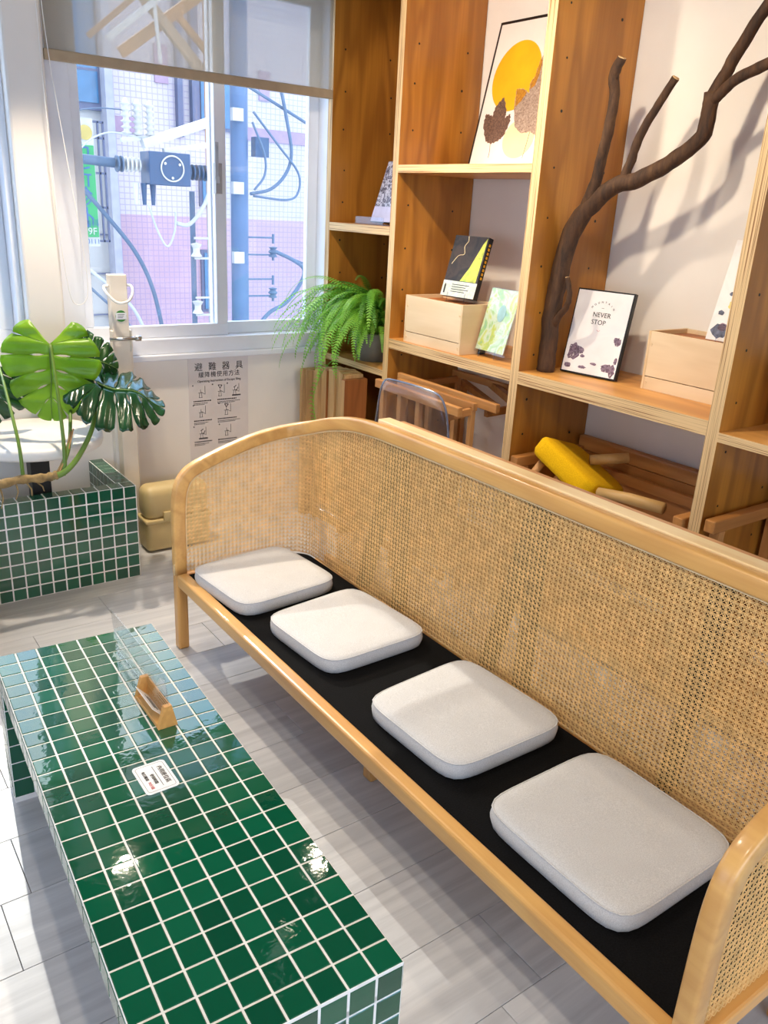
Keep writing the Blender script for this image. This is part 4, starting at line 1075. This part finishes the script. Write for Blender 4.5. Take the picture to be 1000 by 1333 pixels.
# ------------------------------------------------------------------ monstera
ms = thing('monstera_plant', 'monstera with broad split leaves arching over the round white table', 'plant', (.40, 3.30, 0))
def monstera_leaf(name, base, along, face, length, width, mat, droop=.25, cup=.12, nf=7, seed=0, basal=.28, gaps=(.16, .28), starts=(.40, .60)):
    along = Vector(along).normalized(); face = Vector(face); face = (face-along*face.dot(along)).normalized(); side = along.cross(face)
    rg = random.Random(seed); q = G(); base = Vector(base)
    def P(lx, ly):        # lx across, ly along (ly from -basal to 1)
        r = abs(lx)
        z = -droop*max(0, ly)**2*length*.55-cup*(r/(width*.5))**2*width*.5+.012*math.sin(ly*9+seed)
        z -= .02*(abs(math.sin(ly*PI*nf*.9))) * min(1, r/(width*.3))
        return base+along*(ly*length)+side*lx+face*z
    def halfw(t):         # boundary param t 0 (basal lobe end near the petiole) .. 1 tip : returns (x,y)
        a = lerp(2.78, 0.0, t)     # angle from tip axis
        rr_ = .5*width*(1.0+.04*math.sin(t*20+seed))
        x = rr_*math.sin(a)*(1-.22*math.cos(a))
        y = .36+.64*math.cos(a) if a < PI/2 else .36+(.36+basal)*math.cos(a)
        return x, y
    def midpt(t): return max(0.0, lerp(-.22, .86, t))
    for s in (-1, 1):
        for k in range(nf):
            t0, t1 = k/nf, (k+1)/nf; tm = (t0+t1)/2; NR, NT = 10, 5
            gap = rg.uniform(*gaps); start = rg.uniform(*starts)
            if k == 0: gap *= .4
            o = len(q.v)
            for i in range(NR+1):
                r = i/NR
                gg = gap*max(0, (r-start)/(1-start))**.7
                if .16 < r < .34 and k not in (0, nf-1): gg = max(gg, .13)
                for j in range(NT+1):
                    tt = t0+(t1-t0)*j/NT; tt = tm+(tt-tm)*(1-gg)
                    bx, by = halfw(tt); my = midpt(tt)
                    rr3 = r*(1-.05*abs((j/NT-.5)*2)**3*(r > .8))
                    x = s*bx*rr3; yv = my+(by-my)*(rr3**1.15)
                    q.v.append(tuple(P(x, yv)))
            for i in range(NR):
                for j in range(NT):
                    a = o+i*(NT+1)+j
                    f_ = (a, a+NT+1, a+NT+2, a+1)
                    q.face(f_ if s > 0 else f_[::-1])
    me, c = q.mesh(name, [mat], smooth=True, fixn=False)
    ob = D.objects.new(name, me); C.objects.link(ob); ob.parent = ms; ob.location = c-WL[ms.name]
    ob.modifiers.new('thickness', 'SOLIDIFY').thickness = .0012
    rib = G(); rib.tube([P(0, i/12*.97)+face*.0008 for i in range(13)], [lerp(.0035, .001, i/12) for i in range(13)], 6)
    r_ = rib.build('midrib', M_stem, ms, smooth=True)
    return ob
monstera_leaf('leaf', (.885, 3.55, 1.105), (-.10, -.14, -1), (-.40, -1, .12), .32, .38, M_leafL, .10, .10, 6, 1, .36, (.08, .16), (.62, .75))
monstera_leaf('leaf', (1.01, 3.64, 1.045), (.85, 0, -.35), (-.20, -.9, .35), .21, .24, M_leafD, .18, .15, 7, 2, .20, (.12, .22), (.45, .6))
monstera_leaf('leaf', (1.05, 3.50, .940), (.86, -.26, -.22), (-.05, -.42, 1), .30, .46, M_leafG, .30, .20, 7, 3, .50)
monstera_leaf('leaf', (.72, 3.74, .985), (-.45, -.1, -.9), (-.1, -.9, .45), .26, .30, M_leafD, .15, .12, 7, 4, .30)
def petiole(ctrl, r0, r1):
    P = smoothpts(ctrl, 7); G().tube(P, [lerp(r0, r1, i/(len(P)-1)) for i in range(len(P))], 8).build('petiole', M_stem, ms, smooth=True)
petiole([(.845, 3.36, .60), (.856, 3.36, .67), (.862, 3.385, .80), (.872, 3.45, .95), (.885, 3.545, 1.105)], .0095, .006)
petiole([(.79, 3.36, .595), (.85, 3.345, .62), (.915, 3.355, .68), (.985, 3.39, .78), (1.03, 3.47, .87), (1.05, 3.50, .938)], .014, .006)
petiole([(.83, 3.36, .61), (.885, 3.385, .72), (.96, 3.58, .90), (.99, 3.62, 1.02), (1.01, 3.64, 1.045)], .008, .006)
petiole([(.69, 3.36, .60), (.69, 3.38, .75), (.70, 3.56, .92), (.72, 3.74, .985)], .008, .005)
G().tube(smoothpts([(.81, 3.355, .60), (.855, 3.37, .67), (.90, 3.40, .77)], 5), [.004]*11, 6).build('dry_sheath', M_rhiz, ms)
G().tube(smoothpts([(.82, 3.35, .605), (.87, 3.365, .69), (.91, 3.40, .78)], 5), [.003]*11, 6).build('dry_sheath', plain('dry pale sheath', srgb(196, 148, 96), .7), ms)
P = smoothpts([(.40, 3.30, .30), (.44, 3.32, .45), (.53, 3.34, .57), (.65, 3.355, .605), (.77, 3.36, .60), (.82, 3.352, .608)], 7)
G().tube(P, [.018*(1+.16*math.sin(i*1.7)) for i in range(len(P))], 10).build('rhizome', M_rhiz, ms, smooth=True)
for (a, b) in (((.70, 3.355, .59), (.71, 3.33, .54)), ((.74, 3.36, .585), (.76, 3.34, .55)), ((.66, 3.355, .59), (.65, 3.34, .53)), ((.60, 3.35, .58), (.59, 3.32, .51))):
    G().tube([a, ((a[0]+b[0])/2+.008, (a[1]+b[1])/2, (a[2]+b[2])/2), b], [.004, .003, .0015], 6).build('aerial_root', M_rhiz, ms)
G().lathe([(.001, 0), (.11, 0), (.125, .10), (.14, .27), (.145, .29), (.13, .29), (.125, .27), (.001, .265)], (.40, 3.30, 0), 40).build('pot', M_pot, ms, smooth=True)
G().lathe([(.001, .262), (.126, .262), (.11, .282), (.001, .288)], (.40, 3.30, 0), 24).build('soil', M_soil, ms)

# ------------------------------------------------------------------ ceiling spotlights (above the frame), later ones added as fill
def lamp(x, y, aim, label, watts=LAMP_W, cone=100):
    t = thing('ceiling_spotlight', label, 'lamp', (x, y, 2.62), 0, 'ceiling spotlights')
    d = (Vector(aim)-Vector((x, y, 2.66))).normalized()
    c = Vector((x, y, 2.66))
    G().tube([(x, y, 2.95), (x, y, 2.70)], .010, 10).build('stem', M_white, t)
    G().tube([c-d*.10, c-d*.095, c+d*.03], [.03, .042, .045], 20).build('housing', M_white, t, smooth=True)
    E = MN('lamp lens'); E.b.inputs['Emission Color'].default_value = (1, .86, .66, 1); E.b.inputs['Emission Strength'].default_value = 25
    G().tube([c+d*.028, c+d*.032], .038, 20).build('lens', E.m, t)
    L = D.lights.new('spot', 'SPOT'); o = D.objects.new('spot', L); C.objects.link(o); o.parent = t
    L.energy = watts; L.color = LAMP_C; L.spot_size = math.radians(cone); L.spot_blend = .6; L.shadow_soft_size = .04
    o.location = c+d*.045-WL[t.name]; o.rotation_euler = d.to_track_quat('-Z', 'Y').to_euler()
lamp(1.05, 3.60, (.85, 3.1, 0), 'white spotlight near the window column', LAMP_W*2.6, 85)
lamp(1.95, 3.08, (2.3, 2.6, .9), 'white spotlight above the folded chairs')
lamp(1.55, 1.75, (2.8, 2.1, 1.5), 'added fill spotlight aimed at the shelves')  # from here on: unseen fill lamps, added to brighten shelves, table and bench
lamp(1.55, 2.75, (2.8, 3.1, 1.8), 'added fill spotlight aimed at the leaf poster')
lamp(.55, 1.6, (.7, 1.5, 0), 'added fill spotlight above the tiled table')
lamp(.2, .3, (1.3, 1.2, .3), 'added fill spotlight behind the photographer')

# ------------------------------------------------------------------ outside the window
def xs(r, g, b): c = srgb(r, g, b); return (c[0]*.46, c[1]*.46, c[2]*.46, 1)
def facade_mat(name, a, b, line):
    M = MN(name); v = M.coords((1,1,1), rnd=False)
    sx = M.n('ShaderNodeSeparateXYZ'); M.l(v, sx.inputs[0])
    def gl(o):
        m_ = M.math('FRACT', M.math('MULTIPLY', o, 1/.088)); return M.math('LESS_THAN', m_, .16)
    g_ = M.math('MAXIMUM', gl(sx.outputs['X']), gl(sx.outputs['Z']))
    f = M.noise(v, 1.5, 3); M.col(M.mix(g_, M.ramp(f, [(.3, a), (.7, b)]), line)); M.set(Roughness=.6); return M.m
M_fU = facade_mat('pale pink mosaic facade', xs(240, 228, 236), xs(250, 240, 246), xs(210, 200, 226))
M_fL = facade_mat('mauve pink mosaic facade', xs(226, 186, 208), xs(236, 198, 218), xs(204, 176, 212))
M_fB = plain('mauve band tile', xs(206, 172, 206), .6); M_fG = plain('blue glass', xs(60, 140, 196), .2); M_fDk = plain('blue grey downpipe', xs(110, 120, 160), .6)
M_conc = plain('pale concrete', xs(226, 224, 222), .8, nscale=2, namt=.05)
structure(G().box((-30, 4.2, -3.6), (40, 40, -3.4)).build('ground', M_conc))
fb_ = thing('opposite_building', 'pale pink mosaic tiled building across the street', 'building', (7, 14.5, -3.4))
G().box((4.62, 14, 1.38), (8.58, 17, 5.0)).build('upper_facade', M_fU, fb_)
G().box((4.62, 14, -.45), (8.58, 17, 1.38)).build('lower_facade', M_fL, fb_)
G().box((4.625, 13.98, -3.4), (8.60, 17, -.45)).build('base_facade', plain('blue grey base wall', xs(130, 170, 206), .6), fb_)
G().box((4.62, 13.97, 2.60), (5.08, 14.0, 2.82)).build('mauve_band', M_fB, fb_)
G().box((6.9, 13.97, 2.66), (8.58, 14.0, 2.86)).build('mauve_band', M_fB, fb_)
G().box((5.42, 13.97, 3.36), (5.64, 14.0, 3.9)).build('mauve_patch', M_fB, fb_)
G().box((7.25, 13.97, 3.3), (7.45, 14.0, 3.75)).build('mauve_patch', M_fB, fb_)
G().box((5.75, 13.88, 2.6), (5.84, 14.0, 5.0)).build('downpipe', M_fDk, fb_)
G().box((6.0, 13.88, 2.75), (6.12, 14.0, 5.0)).build('downpipe', M_fDk, fb_)
def bwin(x0, x1, z0, z1):
    w = G().box((x0, 13.95, z0), (x1, 14.0, z1)).build('window', M_fDk, fb_)
    G().box((x0+.05, 13.93, z0+.05), (x1-.05, 13.95, z1-.05)).build('pane', M_fG, w)
bwin(6.12, 6.75, 2.75, 3.6); bwin(6.12, 6.6, 1.55, 2.2); bwin(6.12, 6.6, -.2, .85)
cb = thing('corner_building', 'white building with blue glass window at the street corner', 'building', (3.6, 14.5, -3.4))
G().box((1.5, 13.9, -3.4), (4.60, 17, 5.0)).build('wall', M_conc, cb)
G().box((4.50, 13.6, -3.4), (4.62, 13.9, 5.0)).build('pilaster', plain('lilac grey pilaster', xs(206, 208, 226), .7), cb)
wi = G().box((3.3, 13.82, 2.85), (4.52, 13.9, 4.6)).build('window', M_fDk, cb)
G().box((3.34, 13.80, 2.95), (4.46, 13.82, 4.6)).build('pane', M_fG, wi)
G().box((3.34, 13.79, 3.38), (4.46, 13.80, 3.41)).build('glazing_bar', M_fDk, wi)
for z in (-.2, .45, 1.05): G().box((1.5, 13.86, z), (4.5, 13.9, z+.02)).build('course_line', M_fDk, cb)
rbd = thing('far_building', 'teal green building beyond the pink facade', 'building', (10, 16, -3.4))
G().box((8.62, 15, -3.4), (12, 18, 5.0)).build('wall', plain('pale teal wall', xs(150, 206, 220), .6, nscale=2, namt=.25), rbd)
for z in (.6, 1.9, 3.1): G().box((8.7, 14.96, z), (11.8, 15, z+.5)).build('window', M_fG, rbd)
# sign
vs = thing('vertical_shop_sign', 'green and white vertical sign with blue Chinese characters', 'sign', (3.30, 11, 1.0))
M_sgG = plain('green sign face', xs(40, 200, 110), .5, nscale=2, namt=.05); M_sgW = plain('white sign face', xs(244, 246, 244), .5); M_sgB = plain('blue sign ink', xs(60, 110, 190), .5); M_sgY = plain('yellow sign disc', xs(240, 214, 110), .5)
G().box((3.04, 11, 1.05), (3.46, 11.12, 2.52)).build('sign_box', M_sgW, vs)
G().box((3.05, 10.985, 1.16), (3.45, 11, 2.22)).build('green_panel', M_sgG, vs)
disc(3.36, 2.36, 10.985, .085).build('yellow_emblem', M_sgY, vs)
for i, chh in enumerate('印所診外'): put_text(chh, .26, vs, (3.28, 10.98, 2.08-i*.235), (1,0,0), (0,0,1), M_sgB)
put_text('內科', .10, vs, (3.36, 10.98, 1.32), (1,0,0), (0,0,1), M_sgB)
put_text('9F', .12, vs, (3.37, 10.98, 1.225), (1,0,0), (0,0,1), M_sgW)
put_text('-0111', .085, vs, (3.36, 10.98, 1.105), (1,0,0), (0,0,1), M_sgB)
q = G()
for z in (1.1, 1.5, 1.9, 2.3, 2.48): q.box((3.46, 11.03, z), (3.60, 11.06, z+.025))
q.box((3.52, 11.03, 1.1), (3.54, 11.06, 2.5)); q.box((3.585, 11.03, 1.1), (3.605, 11.06, 2.5)); q.build('sign_bracket', M_fDk, vs)
G().box((3.0, 11.12, -3.4), (3.1, 11.2, 2.5)).build('sign_post', M_fDk, vs)
# utility poles
M_poleB = plain('glare-tinted steel pole', xs(92, 128, 176), .6, nscale=3, namt=.06); M_poleW = plain('sunlit white pole', xs(236, 238, 240), .6, nscale=3, namt=.03)
M_ins = plain('white porcelain', xs(244, 244, 244), .2); M_box = plain('glare-tinted switch box', xs(48, 92, 140), .5, nscale=3, namt=.08); M_cab = plain('glare-tinted cable', xs(98, 126, 160), .6); M_cabW = plain('pale cable', xs(226, 232, 240), .6)  # blue grey of pole, box and cables has window glare painted in
p1 = thing('steel_pole', 'blue grey steel utility pole behind the fixed pane', 'pole', (4.2, 8.55, -3.4))
G().tube([(4.2, 8.55, -3.4), (4.2, 8.55, 6)], [.10, .085], 20).build('shaft', M_poleB, p1, smooth=True)
for z in (1.05, 1.75, 2.45): G().box((4.08, 8.44, z), (4.20, 8.50, z+.12)).build('clamp', M_ins, p1)
for z in (1.32, 1.14, .88, .70, .30):
    q = G(); q.tube([(4.25, 8.5, z), (4.58, 8.5, z)], .010, 6); q.tube([(4.58, 8.5, z-.06), (4.58, 8.5, z+.04)], .014, 8); q.build('step_bracket', M_cab, p1)
for z in (1.14, .70): G().lathe([(.001, -.06), (.05, -.05), (.03, -.02), (.055, 0), (.03, .03), (.05, .05), (.001, .06)], (4.58, 8.5, z+.03), 14).build('spool_insulator', M_cab, p1)
G().box((4.34, 8.45, 2.13), (4.50, 8.55, 2.32)).build('junction_box', M_box, p1)
p2 = thing('white_pole', 'sunlit white utility pole with crossarm and insulators', 'pole', (3.87, 8.45, -3.4))
G().tube([(3.84, 8.45, -3.4), (3.88, 8.45, 6)], [.075, .07], 18).build('shaft', M_poleW, p2, smooth=True)
G().bar((3.10, 8.38, 2.15), (3.92, 8.38, 2.45), .09, .085).build('crossarm', M_poleW, p2)
G().bar((3.30, 8.36, 2.10), (3.92, 8.36, 2.22), .06, .05).build('lower_arm', M_poleW, p2)
for x in (2.96, 3.07, 3.19):
    pr = [(.001, 2.19)]
    for k in range(6): pr += [(.028, 2.20+k*.05), (.055, 2.215+k*.05), (.028, 2.23+k*.05)]
    pr += [(.02, 2.51), (.001, 2.52)]
    G().lathe(pr, (x, 8.40, .02), 14).build('insulator', M_ins, p2, smooth=True)
G().bar((2.9, 8.40, 2.17), (3.3, 8.40, 2.23), .05, .04).build('insulator_bar', M_poleW, p2)
sb_ = G().box((3.13, 8.30, 1.79), (3.55, 8.55, 2.09)).build('switch_box', M_box, p2, bevel=.008)
q = G(); q.tube([(3.36+.115*math.cos(a), 8.293, 1.945+.115*math.sin(a)) for a in [i*2*PI/28 for i in range(28)]], .008, 6, loop=True)
for a in (.5, 2.6, 4.7): q.tube([(3.36+.085*math.cos(a), 8.298, 1.945+.085*math.sin(a)), (3.36+.085*math.cos(a), 8.288, 1.945+.085*math.sin(a))], .013, 8)
q.build('dial_ring', M_ins, sb_)
G().tube([(2.40, 8.45, 1.985), (2.84, 8.45, 1.965)], .045, 12).build('cable_sleeve', M_cab, p2, smooth=True)
for k in range(6): G().tube([(2.86+k*.042, 8.45, 1.96), (2.875+k*.042, 8.45, 1.96)], .075-.002*k, 14).build('insulator_disc', M_ins if k > 1 else M_cab, p2)
for k in range(5): G().tube([(3.58+k*.045, 8.45, 1.93), (3.595+k*.045, 8.45, 1.93)], .075, 14).build('insulator_disc', M_box, p2)
for x in (3.03, 3.11, 3.20): G().tube([(x, 8.42, 1.80), (x, 8.42, 1.60)], [.03, .018], 10).build('bushing', M_box if x > 3.05 else M_ins, p2)
for z in (1.30, 1.10, .70, .52): G().tube([(3.62, 8.42, z), (3.86, 8.42, z)], .012, 6).build('step_bracket', M_poleW, p2)
for z in (1.18, .60): G().lathe([(.001, -.08), (.06, -.06), (.035, -.02), (.035, .02), (.06, .06), (.001, .08)], (3.64, 8.42, z), 14).build('spool_insulator', M_ins, p2)
G().tube([(3.63, 8.52, -3.4), (3.65, 8.52, 1.75)], .028, 10).build('conduit', M_cab, p2)
def cable(label, ctrl, r, m, group='overhead cables'):
    o = G().tube(smoothpts(ctrl, 8), r, 8).build('cable', m, None, smooth=True); tag(o, label, 'cable', group); return o
cable('thick blue cable sweeping down from the corner building', [(2.45, 8.6, 1.85), (2.75, 8.6, 1.52), (3.05, 8.6, 1.15), (3.22, 8.6, .78), (3.32, 8.6, .30), (3.36, 8.6, .05)], .022, M_cab)
cable('pale cable running low past the escape post', [(2.30, 8.5, 1.18), (2.62, 8.5, .92), (2.95, 8.5, .62), (3.12, 8.5, .25), (3.16, 8.5, 0)], .018, M_cabW)
cable('thin blue cable running lowest past the escape post', [(2.30, 8.4, 1.02), (2.62, 8.4, .72), (2.88, 8.4, .45), (3.0, 8.4, .1)], .014, M_cab)
cable('cable curling beneath the switch box toward the white pole', [(3.10, 8.3, 1.62), (3.18, 8.3, 1.38), (3.28, 8.3, 1.22), (3.36, 8.3, 1.36), (3.38, 8.3, 1.55)], .010, M_cabW)
cable('cable hanging in a curve between switch box and pole', [(3.82, 8.35, 1.95), (3.72, 8.35, 1.65), (3.55, 8.35, 1.44), (3.40, 8.35, 1.44)], .020, M_cabW)
cable('straight blue cable rising to the right of steel pole', [(4.25, 8.5, 2.80), (4.6, 8.5, 2.66), (5.0, 8.5, 2.50), (5.4, 8.5, 2.34)], .016, M_cab)
cable('wide looping cable beside the steel pole', [(4.62, 8.45, 2.86), (4.70, 8.45, 2.55), (4.77, 8.45, 2.20), (4.70, 8.45, 1.98), (4.52, 8.45, 1.82), (4.28, 8.45, 1.76)], .018, M_cab)
cable('outer looping cable beside the steel pole', [(4.30, 8.42, 2.55), (4.60, 8.42, 2.25), (4.84, 8.42, 2.0), (4.84, 8.42, 1.80), (4.70, 8.42, 1.72), (4.30, 8.42, 1.74)], .012, M_cab)
cable('short looping cable against the steel pole', [(4.28, 8.40, 2.45), (4.42, 8.40, 2.15), (4.42, 8.40, 1.95), (4.30, 8.40, 1.80)], .012, M_cab)
cable('frayed cable bent upward near the spool insulators', [(4.60, 8.5, 1.18), (4.85, 8.5, 1.08), (4.98, 8.5, .98), (4.93, 8.5, .82), (4.75, 8.5, .62), (4.55, 8.5, .52), (4.40, 8.5, .38)], .022, M_cab)
cable('thin cable running right from the spool insulator', [(4.60, 8.5, 1.18), (4.95, 8.5, 1.06), (5.4, 8.5, .92)], .010, M_cab)
cable('thin line tied between corner building and insulators', [(2.4, 8.4, 2.36), (2.7, 8.4, 2.42), (3.0, 8.4, 2.43)], .006, M_cab)
cable('thin wire drooping onto the white insulators', [(2.42, 8.38, 1.9), (2.55, 8.38, 2.10), (2.78, 8.38, 2.22), (3.1, 8.38, 2.20)], .008, M_cabW)
# scaffold braces seen through the blind
M_brace = plain('orange timber brace', xs(222, 150, 70), .6, nscale=3, namt=.1)
sc_ = thing('timber_scaffold', 'timber scaffold of slanting braces seen through the blind', 'scaffold', (3.9, 8.75, -3.4))
G().box((3.93, 8.72, -3.4), (4.0, 8.79, 3.7)).build('post', M_brace, sc_)
def brace(label, a, b, w, m): G().bar(a, b, w, w*.8, (0, 1, 0)).build('brace', m, sc_)
brace('long orange brace rising to the right behind the blind', (3.05, 8.7, 2.95), (3.95, 8.7, 3.62), .10, M_brace)
brace('pale timber brace falling to the right behind the blind', (3.20, 8.6, 3.48), (3.82, 8.6, 2.88), .09, plain('tan timber brace', xs(206, 166, 128), .6))
brace('short orange brace behind the blind near white pole', (3.62, 8.65, 3.32), (3.95, 8.65, 3.02), .06, M_brace)
brace('white tube slanting behind the blind', (2.86, 8.5, 3.02), (3.36, 8.5, 3.42), .055, M_ins)
brace('thin brown brace parallel to the white tube', (2.70, 8.55, 3.02), (3.2, 8.55, 3.45), .05, plain('brown timber brace', xs(176, 120, 70), .6))
brace('thin white vertical rod behind the blind', (3.36, 8.5, 2.88), (3.30, 8.5, 3.6), .03, M_ins)
